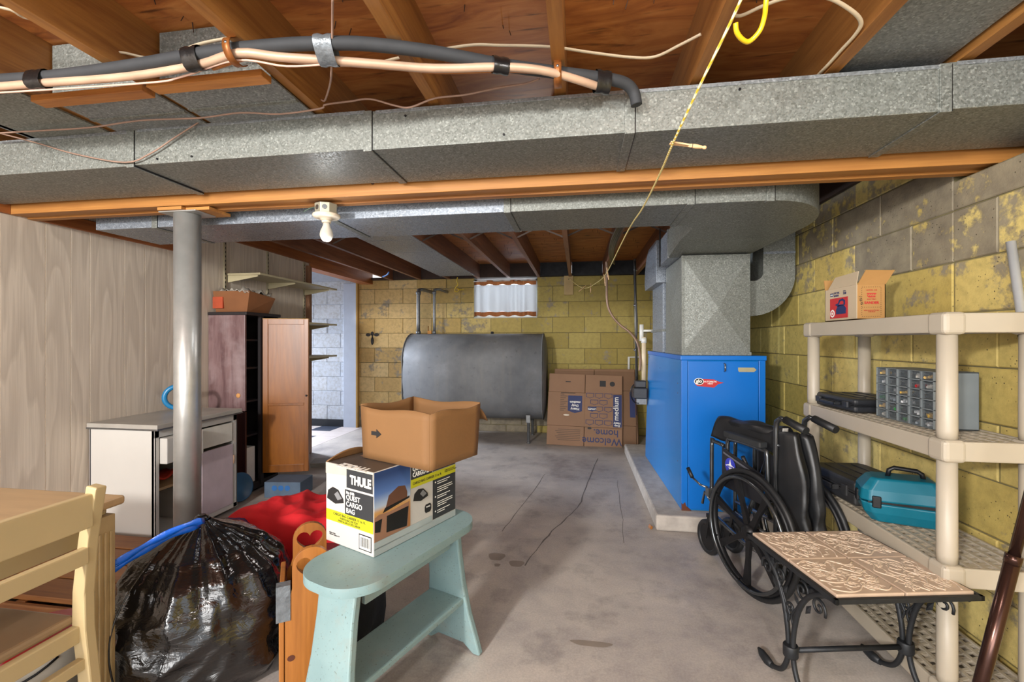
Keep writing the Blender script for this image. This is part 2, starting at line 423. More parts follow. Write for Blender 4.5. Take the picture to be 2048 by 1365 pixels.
ww = struct(MB().box(-6.3, YB+.006, 0, -3.1, YB+.2, 2.3).build('wall_back', MORTARW), 'pale blue-white block wall of the room beyond the doorway')
blockwall(ww, lambda x, z, j: (x, YB+j, z), -5.5, -3.06, -3.3, lambda x, z: (.1, 0, 1, 1))
struct(MB().box(-6, YB-.012, 0, -3.24, YB, .1).build('baseboard_back', plain('black_baseboard', '23262c', .5)), 'black baseboard below the pale block wall')
wall_right = struct(MB().box(XR+.006, -1.4, 0, XR+.2, 1.99, 1.83).box(XR+.006, 1.99, 0, XR+.2, YB+.006, 2.04).build('wall_right', MORTAR), 'yellow painted block wall with worn grey patches behind the shelving')
def colr(y, z):
    g = .34+random.uniform(-.05, .08)
    if z > 1.4 and y < 3.4: g += random.choice([.06, .16, .3, .42])*(1 if z > 1.5 else .4)
    if z > 1.85 and y < 3.6: g += .1
    if z < .45: g += .1
    return (g, .25 if y < 3 else .05, 0, 1)
blockwall(wall_right, lambda y, z, j: (XR+j, y, z), 1.99, YB, .16, colr, rz=-PI/2)
blockwall(wall_right, lambda y, z, j: (XR+j, y, z), -1.4, 1.99, .16, colr, rz=-PI/2, ZJT=ZJT[:-2]+[1.83])
# the panelled wall on the left: each plank of the panelling is a piece
GROOVE = plain('panel_groove', 'f2eadd', .6)
wall_left = struct(MB().box(-2.97, -1.4, 0, XL-.0015, 4.36, ZJ+.1).build('wall_left', GROOVE), 'wall of pale wood-grain panelling on the left')
y = -1.4; ws = [.1, .2, .135, .165, .105, .155, .19, .12]; i = 0
while y < 4.36:
    w = min(ws[i % 8], 4.36-y); i += 1
    MB().box(0, .0026, 0, .009, w-.0026, ZJ).build('panelling_plank', PANEL, wall_left, loc=(XL-.0075, y, 0)); y += w
struct(MB().box(XL-.002, -1.4, 1.84, XL+.022, 1.83, 1.905).box(XL-.002, 1.95, 1.84, XL+.022, 2.95, 1.905).build('trim_1', TRIMW, bevel=.003), 'dark wooden cap board along the top of the panelling')
# doorway in the left wall
BRN = wood('brown_casing', '6a4630', '8f6446', 2)
cs = MB().box(XL-.12, 4.36, 0, XL+.016, 4.385, 2.0).box(XL-.0, 4.30, 0, XL+.02, 4.36, 2.0).box(XL+.002, 4.315, 0, XL+.028, 4.345, 2.0).box(XL-.12, 4.385, 0, XL-.02, 4.40, 2.0)
struct(cs.build('trim_2', BRN, bevel=.003), 'brown moulded door casing at the end of the panelled wall')
BLUEW = plain('bluewhite_paint', 'bcc6d6', .5, var=.05, bump=.05)
struct(MB().box(-3.235, YB-.04, 0, -3.045, YB+.002, 2.0).build('trim_3', BLUEW, bevel=.003), 'pale blue painted door jamb against the far wall')
struct(MB().box(-3.045, YB-.05, 0, -3.02, YB+.002, 2.0).build('trim_4', plain('tan_trim', 'a9833f', .6)), 'narrow tan strip beside the pale blue jamb')
struct(MB().box(XL, 3.9, 0, XL+.014, 4.30, .11).build('baseboard_left', WHITE, bevel=.003), 'short white baseboard beside the door casing')
struct(MB().box(XL-.13, 4.36, 1.985, XL+.03, YB, ZC).build('trim_5', TRIMW), 'reddish wooden header over the doorway')
# next room shell
struct(MB().box(-6.3, .9, 0, -2.97, 1.0, 2.4).box(-6.4, .9, 0, -6.2, 5.9, 2.4).build('wall_far', plain('nr_wall', 'c9ced6', .8)), 'plain pale walls closing off the room beyond the doorway')
struct(MB().box(-6.3, 1.0, 2.3, -2.97, 5.9, 2.4).build('ceiling', plain('white_ceiling', 'd8dbe0', .8)), 'white ceiling of the room beyond the doorway')
# ceiling: plywood subfloor carried by joists
ceiling = struct(MB().box(-3.0, -1.4, ZC, XR+.2, 5.98, ZC+.05).build('ceiling', PLY), 'plywood subfloor seen between the joists overhead')
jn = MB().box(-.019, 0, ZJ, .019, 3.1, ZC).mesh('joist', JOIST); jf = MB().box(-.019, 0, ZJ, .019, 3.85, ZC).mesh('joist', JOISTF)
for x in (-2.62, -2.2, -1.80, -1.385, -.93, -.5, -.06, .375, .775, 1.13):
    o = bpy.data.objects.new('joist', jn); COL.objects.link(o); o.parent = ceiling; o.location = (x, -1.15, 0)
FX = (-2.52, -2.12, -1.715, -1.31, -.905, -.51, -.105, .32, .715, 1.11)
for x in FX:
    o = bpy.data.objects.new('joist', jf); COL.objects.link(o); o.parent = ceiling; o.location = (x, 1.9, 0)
DARKB = plain('dark_board', '3a2a22', .8, var=.3); INSUL = plain('dark_insulation', '2a2c2f', .9, var=.4, scale=14, bump=.5, bscale=30)  # very dark brown boards over the wall tops, dark insulation between joists
for k, (a, b) in enumerate(zip(FX[:-1], FX[1:])):
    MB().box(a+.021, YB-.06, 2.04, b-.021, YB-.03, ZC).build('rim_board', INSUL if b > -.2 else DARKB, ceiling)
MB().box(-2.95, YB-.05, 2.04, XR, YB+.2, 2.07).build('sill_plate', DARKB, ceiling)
MB().box(XR-.02, 1.99, 2.04, XR+.2, YB, ZC).box(XR+.17, -1.4, 1.83, XR+.2, 1.99, ZC).build('rim_board', DARKB, ceiling)  # second board added to stop outside light leaking over the low wall
MB().box(XL-.12, 1.95, ZJ, XL+.03, 4.36, ZC).build('rim_board', TRIMW, ceiling)
STRIPM = plain('bridging_steel', '574e48', .6, .3)
for a, b in zip(FX[:-1], FX[1:]):
    if a < -2.2: continue
    MB().bar((a+.02, 3.55, ZJ+.01), (b-.02, 3.55, ZC-.015), .013, .002, (0, 1, 0)).bar((a+.02, 3.585, ZC-.015), (b-.02, 3.585, ZJ+.01), .013, .002, (0, 1, 0)).build('bridging_strap', STRIPM, ceiling)
nb = MB()
for _ in range(420):
    x, y = random.uniform(-1.3, 1.0), random.choice([random.uniform(.75, 1.45), random.uniform(2.6, 5.5)])
    if min(abs(x-j) for j in FX+(-.93, -.5, -.06, .375, .775)) < .05: continue
    nb.bar((x, y, ZC+.002), (x+random.uniform(-.008, .008), y+random.uniform(-.008, .008), ZC-random.uniform(.015, .028)), .0022, .0022)
o = nb.build('nail_tips', plain('old_nails', '4a3a30', .5, .6), ceiling); o['kind'] = 'stuff'

# ------------------------------------------------------------ beam and post
beam = empty('girder_beam', (0, 1.89, 1.84), 0, 'long built-up wooden girder crossing the ceiling above the steel post', 'beam')
for k, dz in enumerate((0, .004, -.004)):
    MB().box(XL, -.06+.04*k, dz, XR+.13, -.0605+.04*(k+1), ZJ-1.84).build('plank', BEAMW, beam, bevel=.003)
kn = MB()
for x in (-2.3, -1.9, -1.6, -1.2, -.9, -.5, -.2, 0, .2, .45, .62, .9, 1.05, 1.2): kn.lathe([(.009, 0), (.008, .0012), (0, .0015)], 8, TR((x+random.uniform(-.1, .1), -.06, random.uniform(.05, .12)), (PI/2, 0, 0)))
kn.build('nail_heads', plain('knot', '4a2a12', .6), beam)
post = empty('steel_post', (-1.886, 1.9, 0), 0, 'silver painted round steel post under the wooden girder', 'post')
SILV = plain('aluminium_paint', 'a9a9a6', .34, .55, var=.12, scale=14, bump=.12, bscale=25)
MB().lathe([(.056, 0), (.056, 1.815)], 32).build('column', SILV, post)
MB().cbox((0, 0, 1.8185), (.2, .12, .006)).build('top_plate', SILV, post, bevel=.001)
MB().cbox((.07, .02, 1.8295), (.18, .13, .0145)).cbox((-.03, -.02, 1.8295), (.13, .1, .014)).build('shim', BEAMW, post)
MB().cbox((0, 0, .004), (.2, .2, .008)).build('base_plate', SILV, post)

# ------------------------------------------------------------ ducts
def cleat_ring(p, x, y0, y1, z0, z1, mat=GALV):   # raised strip where two duct sections join
    MB().box(x-.016, y0-.004, z0-.004, x+.016, y1+.004, z1+.002).build('drive_cleat', mat, p, bevel=.0015)
    MB().box(x+.016, y0-.0015, z0-.0015, x+.019, y1, z1).build('seam_shadow_strip', TAPE, p)  # thin black strip stands in for the shade beside the joint
d1 = empty('trunk_duct', (0, 1.48, 1.88), 0, 'long rectangular galvanised duct in front of the wooden girder', 'duct')
sx = [XL+.002, -1.71, -.731, .175, 1.079, XR+.15]; up = [0, .003, -.001, -.002, .004]
for k in range(5):
    MB().box(sx[k]+.001, 0, up[k], sx[k+1]-.001, .325, .138+up[k]).build('duct_section', GALV, d1, bevel=.0025)
    MB().box(sx[k]+.02, -.003, .126+up[k], sx[k+1]-.02, 0, .138+up[k]).build('flange', GALV_D, d1, bevel=.001)
for x in sx[1:5]: cleat_ring(d1, x-.01, 0, .32, -.002, .136)
for x in (-1.6, -1.45, -.6, -.25, .5): MB().lathe([(.004, 0), (.004, .003)], 8, TR((x, -.001, random.choice([.02, .11])), (PI/2, 0, 0))).build('screw', BLACK, d1)
d2 = empty('supply_duct', (0, 2.03, 1.8), 0, 'galvanised duct behind the girder bending round to the furnace', 'duct')
sx = [-2.58, -2.2, -1.19, -.316, .498]
for k in range(4): MB().box(sx[k]+.001, 0, 0, sx[k+1]-.001, .37, .15).build('duct_section', GALV_B if k < 3 else GALV, d2, bevel=.002)
for x in sx[1:]: cleat_ring(d2, x-.012, 0, .37, 0, .15)
# flat elbow: outer wall sweeps from the front face round to the right-hand face
OC = [(.5, 0), (.79, 0)]+[(.79+.39*math.sin(a), .52-.52*math.cos(a)) for a in [i*PI/2/14 for i in range(1, 15)]]+[(1.18, .74)]
IC = [(.6, .74), (.6, .47)]+[(.6-.1+.1*math.cos(a), .47-.1*math.sin(a)) for a in [i*PI/2/6 for i in range(1, 6)]]+[(.5, .37)]
MB().prism(OC+IC, 0, .15).build('elbow', GALV, d2, bevel=.002)
cleat_ring(d2, .81, 0, .02, 0, .15)
# sloping piece down to the plenum
vs = [(.6, .74, 0), (1.18, .74, 0), (1.1, 1.1, -.035), (.6, 1.1, -.035), (.6, .74, .15), (1.18, .74, .15), (1.1, 1.1, .15), (.6, 1.1, .15)]
MB().add(vs, [(0, 3, 2, 1), (4, 5, 6, 7), (0, 1, 5, 4), (1, 2, 6, 5), (2, 3, 7, 6), (3, 0, 4, 7)]).build('transition', GALV, d2, bevel=.002)
MB().box(.6, 1.1, -.035, 1.1, 1.42, .15).build('duct_section', GALV_B, d2, bevel=.002)
MB().box(.594, 1.08, -.04, .606, 1.1, .155).build('drive_cleat', GALV_D, d2)
MB().box(.592, 1.36, -.05, .6, 1.38, .23).build('hanger_strap', BLACK, d2)
# joist-bay pans
pan = empty('joist_bay_pan', (-1.512, 2.42, 2.02), 0, 'bright sheet metal pan under the joist bay beyond the light bulb', 'duct')
for k in range(6): MB().box(-.225, k*.5, 0, .225, k*.5+.492, .008).build('pan_sheet', GALV_B, pan, bevel=.0015)
pan2 = empty('joist_bay_pan', (.955, -.6, 2.05), 0, 'deep galvanised duct filling the joist bay at the top right', 'duct')
MB().box(-.15, 0, 0, .145, 2.15, .16).build('pan_sheet', GALV_D, pan2, bevel=.003)
pan3 = empty('joist_bay_pan', (-1.59, 1.16, 2.018), 0, 'small sheet metal pan nailed under the joists left of the copper strap', 'duct')
MB().box(-.19, .11, 0, .205, .33, .006).build('pan_sheet', GALV_D, pan3); MB().box(-.185, .1, .012, .185, .106, .19).build('end_plate', GALV, pan3)
MB().box(-.19, .22, -.004, .205, .235, 0).build('seam', GALV, pan3)
pan4 = empty('joist_bay_pan', (-1.155, 1.15, 2.018), 0, 'sheet metal pan with end plate under the joists right of the copper strap', 'duct')
MB().box(-.205, .1, 0, .21, .33, .006).build('pan_sheet', GALV_D, pan4); MB().box(-.2, .11, .012, .2, .116, .19).build('end_plate', GALV, pan4)
MB().box(-.205, .22, -.004, .21, .235, 0).build('seam', GALV, pan4)
pan5 = empty('joist_bay_pan', (-2.0, 1.2, 2.018), 0, 'sheet metal pan under the joists at the far left edge', 'duct')
MB().box(-.18, .0, 0, .18, .29, .006).build('pan_sheet', GALV, pan5); MB().box(-.19, -.01, .0, -.16, .29, .03).build('flange', GALV_D, pan5)
for x0, x1, yy, g, z in ((-1.80, -1.37, 1.215, 'left of the strap', 0), (-1.34, -.94, 1.2, 'right of the strap', 0)):
    tag(MB().box(x0, yy, 2.0-.004, x1, yy+.045, 2.0175).build('wood_cleat', CLEAT, bevel=.002), 'rough wooden cleat holding the sheet metal pan '+g, 'board')

# ------------------------------------------------------------ window with curtain
win = struct(empty('window_1', (0, YB, WZ0)), 'small basement window high in the far wall')
IRON = plain('window_frame', 'cfd4d8', .5)
x0, x1 = WX0, WX1
MB().box(x0, .06, 0, x0+.03, .1, .52).box(x1-.03, .06, 0, x1, .1, .52).box(x0, .06, 0, x1, .1, .03).box(x0, .06, .49, x1, .1, .52).box((x0+x1)/2-.012, .065, .03, (x0+x1)/2+.012, .095, .49).build('window_frame', IRON, win, bevel=.002)
gl = NT('glass'); gl.fin(.02, 0, Transmission_Weight=1.0, IOR=1.1); gl.base((1, 1, 1, 1))
for a, b in ((x0+.03, (x0+x1)/2-.012), ((x0+x1)/2+.012, x1-.03)): MB().box(a, .078, .03, b, .082, .49).build('pane', gl.m, win)
SILLM = plain('cement_sill', 'a9a596', .8, bump=.3)
MB().add([(x0, .0, .004), (x1, .0, .004), (x1, .1, .035), (x0, .1, .035), (x0, 0, -.01), (x1, 0, -.01), (x1, .1, -.01), (x0, .1, -.01)], [(0, 1, 2, 3), (4, 7, 6, 5), (0, 4, 5, 1), (2, 6, 7, 3), (1, 5, 6, 2), (0, 3, 7, 4)]).build('window_sill', SILLM, win)
cm = NT('sheer_curtain'); wv = cm.n('TexWave', bands_direction='X'); wv.inputs['Scale'].default_value = 60; cm.l(cm.pos(), wv.inputs[0])
trl = cm.n('BsdfTranslucent'); trl.inputs[0].default_value = (.22, .225, .235, 1); dif = cm.n('BsdfDiffuse'); dif.inputs[0].default_value = (.86, .86, .88, 1)
mx = cm.n('MixShader'); mx.inputs[0].default_value = .6; cm.l(dif.outputs[0], mx.inputs[1]); cm.l(trl.outputs[0], mx.inputs[2]); cm.l(mx.outputs[0], cm.out.inputs[0])
cb = NT('brown_curtain_band'); trl = cb.n('BsdfTranslucent'); trl.inputs[0].default_value = hx('8a5330'); dif = cb.n('BsdfDiffuse'); dif.inputs[0].default_value = hx('7a4c31')
mx = cb.n('MixShader'); mx.inputs[0].default_value = .25; cb.l(dif.outputs[0], mx.inputs[1]); cb.l(trl.outputs[0], mx.inputs[2]); cb.l(mx.outputs[0], cb.out.inputs[0])
cur = empty('window_curtain', (0, YB-.012, WZ0), 0, 'white sheer cafe curtain with brown bands across the basement window', 'curtain')
def cf(za, zb):
    def fn(u, v):
        x = x0+.01+u*(x1-x0-.02); z = za+(zb-za)*v
        d = .018*math.sin(u*40+1.5*math.sin(u*9))*(1-.35*v)+.010*math.sin(u*17)
        return (x, d-.012, z+.008*math.sin(u*31)*(1 if v < .5 else .4))
    return fn
MB().grid(120, 8, cf(.075, .43)).build('curtain_cloth', cm.m, cur); MB().grid(120, 3, cf(.02, .075)).build('hem_band', cb.m, cur)
MB().grid(120, 4, cf(.43, .49)).build('top_band', cb.m, cur)
MB().tube([(x0, -.012, .482), (x1, -.012, .482)], .006).build('curtain_rod', WHITE, cur)

# ------------------------------------------------------------ pipes and wires under the ceiling
ls = empty('refrigerant_line', (-.8, 1.1, 2.0), 0, 'black foam insulated pipe bundled with pale copper tube under the joists', 'pipe')
o0 = Vector((-.8, 1.1, 2.0))
def rel(P, o=o0): return [tuple(Vector(p)-o) for p in P]
FP = [(-2.1, 1.1, 2.005), (-1.868, 1.109, 2.005), (-1.586, 1.12, 2.003), (-1.284, 1.111, 2.003), (-1.016, 1.095, 2.005), (-.805, 1.099, 2.007), (-.666, 1.112, 2.007), (-.56, 1.132, 2.007), (-.396, 1.188, 2.005), (-.225, 1.265, 2.003), (-.084, 1.32, 2.003), (.035, 1.363, 2.003), (.111, 1.392, 2.002), (.15, 1.41, 1.995), (.172, 1.425, 1.975), (.18, 1.43, 1.94)]
MB().tube(rel(FP), .0175, 14, k=4).build('foam_sleeve', FOAM, ls)
CP = [(-2.1, 1.09, 1.985), (-1.873, 1.105, 1.982), (-1.589, 1.115, 1.982), (-1.304, 1.12, 1.98), (-1.064, 1.106, 1.982), (-.913, 1.08, 1.984), (-.812, 1.106, 1.98), (-.683, 1.14, 1.98), (-.553, 1.177, 1.98), (-.405, 1.215, 1.978), (-.221, 1.243, 1.982), (-.11, 1.274, 1.982), (-.01, 1.33, 1.98), (.081, 1.388, 1.975)]
MB().tube(rel(CP), .0115, 10, k=4).build('copper_tube', COPPER, ls)
MB().tube(rel([(x+.02, y+.03, z+.006) for x, y, z in CP[4:-1]]), .006, 8, k=4).build('copper_tube', plain('copper_orange', 'b5763f', .4, .4), ls)
MB().tube(rel([(-2.1, 1.1, 1.968), (-1.3, 1.13, 1.962), (-1.15, 1.135, 1.972), (-.93, 1.09, 1.972), (-.8, 1.12, 1.962), (-.68, 1.14, 1.97)]), .003, 6, k=5).build('thin_wire', plain('pink_wire', 'c4a08e', .5), ls)
def pipe_at(t, PP):
    P = smooth_path(PP, 8); i = min(range(len(P)), key=lambda k: abs(P[k].x-t)); a, b = P[max(i-1, 0)], P[min(i+1, len(P)-1)]
    return P[i]-o0, (b-a).normalized()
DUCTT = plain('grey_tape', '6a7075', .35, .3, var=.3, scale=40, bump=.8, bscale=50)
for t, w, m in ((-1.625, .055, TAPE), (-1.075, .05, TAPE), (-.68, .05, DUCTT), (-.225, .045, TAPE), (.07, .045, TAPE)):
    p, d = pipe_at(t, FP); p2, d2_ = pipe_at(t, CP); ax = p2-p; ax -= d*ax.dot(d); h_ = ax.length/2+.019; ax.normalize(); sd = d.cross(ax).normalized(); q = (p+p2)/2-ax*.003; vs = []
    for k in range(5):
        cc = q+d*w*(k/4-.5); s_ = 1+.05*math.sin(k*2.3)
        for j in range(14):
            a = 2*PI*j/14; vs.append(cc+sd*.0215*s_*math.cos(a)+ax*(h_*s_*math.copysign(abs(math.sin(a))**.7, math.sin(a))))
    fs = [(k*14+j, k*14+(j+1) % 14, (k+1)*14+(j+1) % 14, (k+1)*14+j) for k in range(4) for j in range(14)]
    MB().add(vs, fs, smooth=True).build('tape_wrap', m, ls)
def strap(x, y, nm):
    s_ = empty('pipe_strap', (x, y, 2.03), 0, nm, 'strap'); b = MB()
    P = [(-.004, -.0, .02), (-.002, -.014, -.004), (0, -.034, -.02), (0, -.036, -.045), (0, -.018, -.066), (0, .012, -.068), (0, .03, -.055)]
    P = smooth_path(P, 4); vs = []
    for p in P: vs += [p+Vector((-.011, 0, 0)), p+Vector((.011, 0, 0))]
    b.add(vs, [(2*i, 2*i+1, 2*i+3, 2*i+2) for i in range(len(P)-1)], smooth=True).build('band', RUST, s_, solid=.002)
    for z, yy in ((.008, -.008), (-.032, -.0375)): MB().lathe([(.0045, 0), (.004, .002), (0, .003)], 10, TR((0, yy, z), (PI/2, 0, 0))).build('screw', CHROME, s_)
strap(-.93, 1.09, 'copper coloured strap holding the pipe bundle at the second joist')
strap(-.06, 1.325, 'rusty strap holding the pipe bundle at the middle joist')
def wire(name, P, r, mat, label, cat='cable', k=5, flat=1.0):
    o = Vector(P[0]); b = MB().tube([Vector(p)-o for p in P], r, 8, k=k, flat=flat); ob = b.build(name, mat); ob.location = o; return tag(ob, label, cat)
wire('house_wiring', [(-1.40, 1.14, 2.072), (-1.354, 1.147, 2.07), (-1.292, 1.171, 2.064), (-1.198, 1.164, 2.066), (-1.096, 1.145, 2.07), (-.999, 1.138, 2.072), (-.95, 1.14, 2.075)], .0055, ROMEX, 'cream electric cable between the joists left of the copper strap', flat=.6)
wire('house_wiring', [(-.93, 1.22, 2.075), (-.85, 1.27, 2.07), (-.756, 1.291, 2.066), (-.646, 1.305, 2.066), (-.541, 1.291, 2.07), (-.332, 1.275, 2.075), (-.229, 1.286, 2.073), (-.083, 1.313, 2.072), (.034, 1.353, 2.07), (.155, 1.388, 2.066), (.23, 1.395, 2.065), (.295, 1.358, 2.07), (.345, 1.327, 2.075)], .0055, ROMEX, 'cream electric cable running behind the middle joist below the plywood', flat=.6)
wire('house_wiring', [(-1.83, .93, 2.13), (-1.577, .996, 2.12), (-1.549, 1.045, 2.12), (-1.41, 1.1, 2.13)], .0055, ROMEX, 'short cream electric cable in the top left corner', flat=.6)
wire('house_wiring', [(.395, 1.24, 2.07), (.424, 1.252, 2.064), (.475, 1.224, 2.066), (.529, 1.212, 2.07), (.616, 1.224, 2.07), (.689, 1.251, 2.05), (.735, 1.288, 2.04), (.745, 1.327, 2.035), (.745, 1.396, 2.035), (.745, 1.47, 2.035), (.745, 1.56, 2.04)], .0055, ROMEX, 'cream electric cable looping onto the dark joist at the top right', flat=.6)
wire('bell_wire', [(-2.311, 1.4, 2.008), (-2.075, 1.4, 2.003), (-1.804, 1.4, 1.998), (-1.588, 1.4, 2.008), (-1.34, 1.4, 1.999), (-1.18, 1.4, 2.005), (-1.025, 1.4, 1.989), (-0.875, 1.4, 1.996), (-0.854, 1.4, 2.008), (-0.765, 1.4, 2.012), (-0.693, 1.4, 2.014), (-0.605, 1.4, 1.985), (-0.552, 1.4, 1.975), (-0.466, 1.4, 1.998), (-0.365, 1.4, 2.001), (-0.249, 1.4, 2.015), (-0.169, 1.4, 2.02), (-0.121, 1.38, 2.02)], .0032, BROWNWIRE, 'thin brown wire draped along the top edge of the long duct', 'wire')
wire('bell_wire', [(-2.368, 1.462, 2.056), (-2.147, 1.465, 1.994), (-1.957, 1.465, 1.936), (-1.729, 1.465, 1.889), (-1.618, 1.465, 1.915), (-1.509, 1.465, 1.97), (-1.391, 1.465, 2.028)], .0028, BROWNWIRE, 'thin brown wire hanging in a loop across the duct face at left', 'wire')
wire('bell_wire', [(-.587, .992, 2.03), (-.64, 1.08, 2.02), (-.69, 1.16, 1.965), (-.753, 1.257, 1.985), (-.831, 1.359, 2.0), (-.869, 1.40, 2.025)], .003, BROWNWIRE, 'brown wire passing behind the grey taped pipe to the duct', 'wire')
# vinyl hook, clothes line and pegs
YEL = plain('yellow_vinyl', 'd2b01c', .3, var=.05); ROPE = NT('yellow_rope'); wv = ROPE.n('TexWave', bands_direction='DIAGONAL'); wv.inputs['Scale'].default_value = 55
ROPE.l(ROPE.pos(), wv.inputs[0]); ROPE.base(ROPE.ramp(wv.outputs['Fac'], [(.3, hx('c8a92c')), (.7, hx('e9e1b4'))])); ROPE.fin(.6)
hk = [(.44, 1.12, 2.04), (.442, 1.135, 2.0), (.445, 1.15, 1.985), (.44, 1.165, 1.962), (.42, 1.175, 1.945), (.4, 1.165, 1.945), (.382, 1.15, 1.955), (.377, 1.142, 1.972)]
wire('ceiling_hook', hk, .006, YEL, 'yellow vinyl coated hook screwed into the joist', 'hook')
rp = [(.375, .62, 1.99), (.38, .9, 1.96), (.395, 1.14, 1.952), (.30, 1.36, 1.80), (.283, 1.6, 1.79), (.279, 2.016, 1.788), (.259, 2.434, 1.788), (.246, 3.742, 1.792), (.242, 4.6, 1.84), (.181, 5.0, 1.836), (.105, 5.3, 1.829), (.018, 5.5, 1.866), (-.1, 5.68, 1.98)]
rp = [(.352, .8, 1.99), (.35, 1.01, 1.945), (.31, 1.2, 1.86), (.283, 1.38, 1.80), (.283, 1.63, 1.788), (.279, 2.016, 1.786), (.261, 2.434, 1.788), (.246, 3.742, 1.792), (.242, 4.6, 1.84), (.181, 5.0, 1.836), (.105, 5.3, 1.829), (.018, 5.5, 1.866), (-.12, 5.705, 2.0)]
wire('clothes_line', rp, .0036, ROPE.m, 'yellow and white rope clothes line strung through the basement', 'rope', 8)
PEG = plain('peg_wood', 'd8b184', .6, var=.1)
def peg(loc, d, label):
    d = Vector(d).normalized(); p = empty('clothes_peg', loc, 0, label, 'clothes peg'); up = Vector((0, 0, 1)); sd = d.cross(up).normalized()
    M = frame((0, 0, 0), d, sd)
    MB().lathe([(.0042, .02), (.0062, .03), (.0066, .042), (.005, .058), (.0035, .062), (.0055, .066), (.0055, .071), (.003, .074)], 12, M @ Matrix.Rotation(PI/2, 4, 'Y')).build('head', PEG, p)
    for s_ in (-1, 1): MB().bar(tuple(d*.03+sd*.003*s_), tuple(d*(-.035)+sd*.0065*s_), .006, .0045).build('prong', PEG, p)
    MB().tube([tuple(d*.031+sd*.0066*math.cos(a)+d.cross(sd)*.0066*math.sin(a)) for a in [i*PI/5 for i in range(10)]], .0009, 5, True).build('wire_ring', BLACK, p)
peg((.31, 1.405, 1.797), (1, .1, -.16), 'wooden clothes peg on the rope in front of the long duct')
for loc, d, t in (((.246, 4.3, 1.80), (.1, .1, -1), 'lower clothes peg hanging beside the brown hose'), ((.247, 3.9, 1.80), (.15, -.1, -1), 'upper clothes peg hanging nearest the brown hose'),
                  ((.14, 5.16, 1.83), (-.02, 0, -1), 'clothes peg hanging at the lowest point of the rope'), ((.06, 5.4, 1.845), (-.6, .1, -.5), 'slanting clothes peg beside the wooden block on the far wall')):
    peg(loc, d, t)
wb_ = empty('rope_block', (-.125, YB, 1.795), 0, 'small wooden block fixed high on the far wall holding the rope', 'block')
MB().box(-.06, -.04, 0, .06, 0, .25).build('board', plain('pale_board', 'b39a6a', .7, var=.12, bump=.1), wb_, bevel=.004); MB().lathe([(.006, 0), (.006, .012)], 8, TR((0, -.04, .2), (PI/2, 0, 0))).build('screw', BLACK, wb_)
# ------------------------------------------------------------ ceiling lamp holder
PORC = plain('porcelain', 'd9cdb8', .3, var=.05); BULB = plain('frosted_bulb', 'bdb7aa', .18, var=.02, Emission_Color=(1, .95, .86, 1), Emission_Strength=.05)
lh = empty('lamp_holder', (-1.155, 1.9, 1.832), 0, 'porcelain lamp holder with bare bulb under the wooden girder', 'lamp')
MB().lathe([(.05, -.045), (.052, -.002), (.05, 0)], 8, smooth=False).build('junction_box', plain('zinc_box', 'a39f8d', .4, .4), lh, bevel=.002)
for a in (-2.0, -1.2, .2): MB().lathe([(.011, 0), (.011, .002)], 14, TR((.048*math.cos(a), .048*math.sin(a), -.02), (0, PI/2, 0)) if 0 else Matrix.Translation((.047*math.cos(a), .047*math.sin(a), -.022)) @ Matrix.Rotation(a, 4, 'Z') @ Matrix.Rotation(PI/2, 4, 'Y')).build('knockout', CHROME, lh)
MB().lathe([(.02, -.075), (.024, -.072), (.03, -.064), (.054, -.062), (.061, -.055), (.06, -.047), (.05, -.045)], 28).lathe([(.02, -.085), (.021, -.075)], 20).build('porcelain_base', PORC, lh)
MB().lathe([(0, -.172), (.012, -.170), (.022, -.162), (.028, -.148), (.0295, -.138), (.027, -.124), (.021, -.11), (.016, -.098), (.014, -.084)], 24).build('bulb', BULB, lh)
wire('pull_wire', [(-1.26, 1.885, 1.80), (-1.235, 1.89, 1.815), (-1.205, 1.895, 1.822)], .003, plain('green_wire', '2c4030', .5), 'short dark green wire entering the lamp junction box', 'wire')

# ------------------------------------------------------------ oil tank
tk = empty('oil_tank', (-1.26, 5.4, 0), 0, 'large dark grey steel oil tank on pipe legs against the far wall', 'tank')
TK = NT('tank_paint'); v = TK.pos(); c = TK.ramp(TK.noise(v, 2.2, 6, .6), [(.3, hx('5b5d60')), (.55, hx('707274')), (.75, hx('8a8c8e'))])
mpx = TK.noise(TK.pos((3, 3, .5)), 4, 5); c = TK.mix(TK.ramp(mpx, [(.5, .0), (.75, .4)]), c, hx('7d7a74'))
c = TK.mix(TK.ramp(TK.noise(v, 14, 6, .7), [(.62, 0.), (.74, .6)]), c, hx('3a3532')); TK.base(c); TK.bump(TK.noise(v, 30, 4), .12, .004); TK.fin(.6, .1)
rr, hs, zc = .335, .185, .77; prof = []
for i in range(17): a = PI*i/16; prof.append((rr*math.cos(a), zc+hs+rr*math.sin(a)))
for i in range(17): a = PI+PI*i/16; prof.append((rr*math.cos(a), zc-hs+rr*math.sin(a)))
XE = .84; b = MB(); n = len(prof); vs = []
for sx_, k in ((-XE-.035, .62), (-XE-.012, .93), (-XE, 1), (XE, 1), (XE+.012, .93), (XE+.035, .62)):
    for (y, z) in prof: vs.append((sx_, y*k, zc+(z-zc)*(1-(1-k)*.6)))
fs = [(r_*n+i, r_*n+(i+1) % n, (r_+1)*n+(i+1) % n, (r_+1)*n+i) for r_ in range(5) for i in range(n)]
fs = [f[::-1] for f in fs]+[tuple(range(n)), tuple(reversed(range(5*n, 6*n)))]
b.add(vs, fs, smooth=True).build('tank_shell', TK.m, tk)
for s_ in (-1, 1): MB().tube([(s_*XE, y*1.004, zc+(z-zc)*1.003) for y, z in prof], .006, 6, True).build('seam_ring', TK.m, tk)
STEEL = plain('pipe_steel', '77797a', .42, .6, var=.25, scale=30)
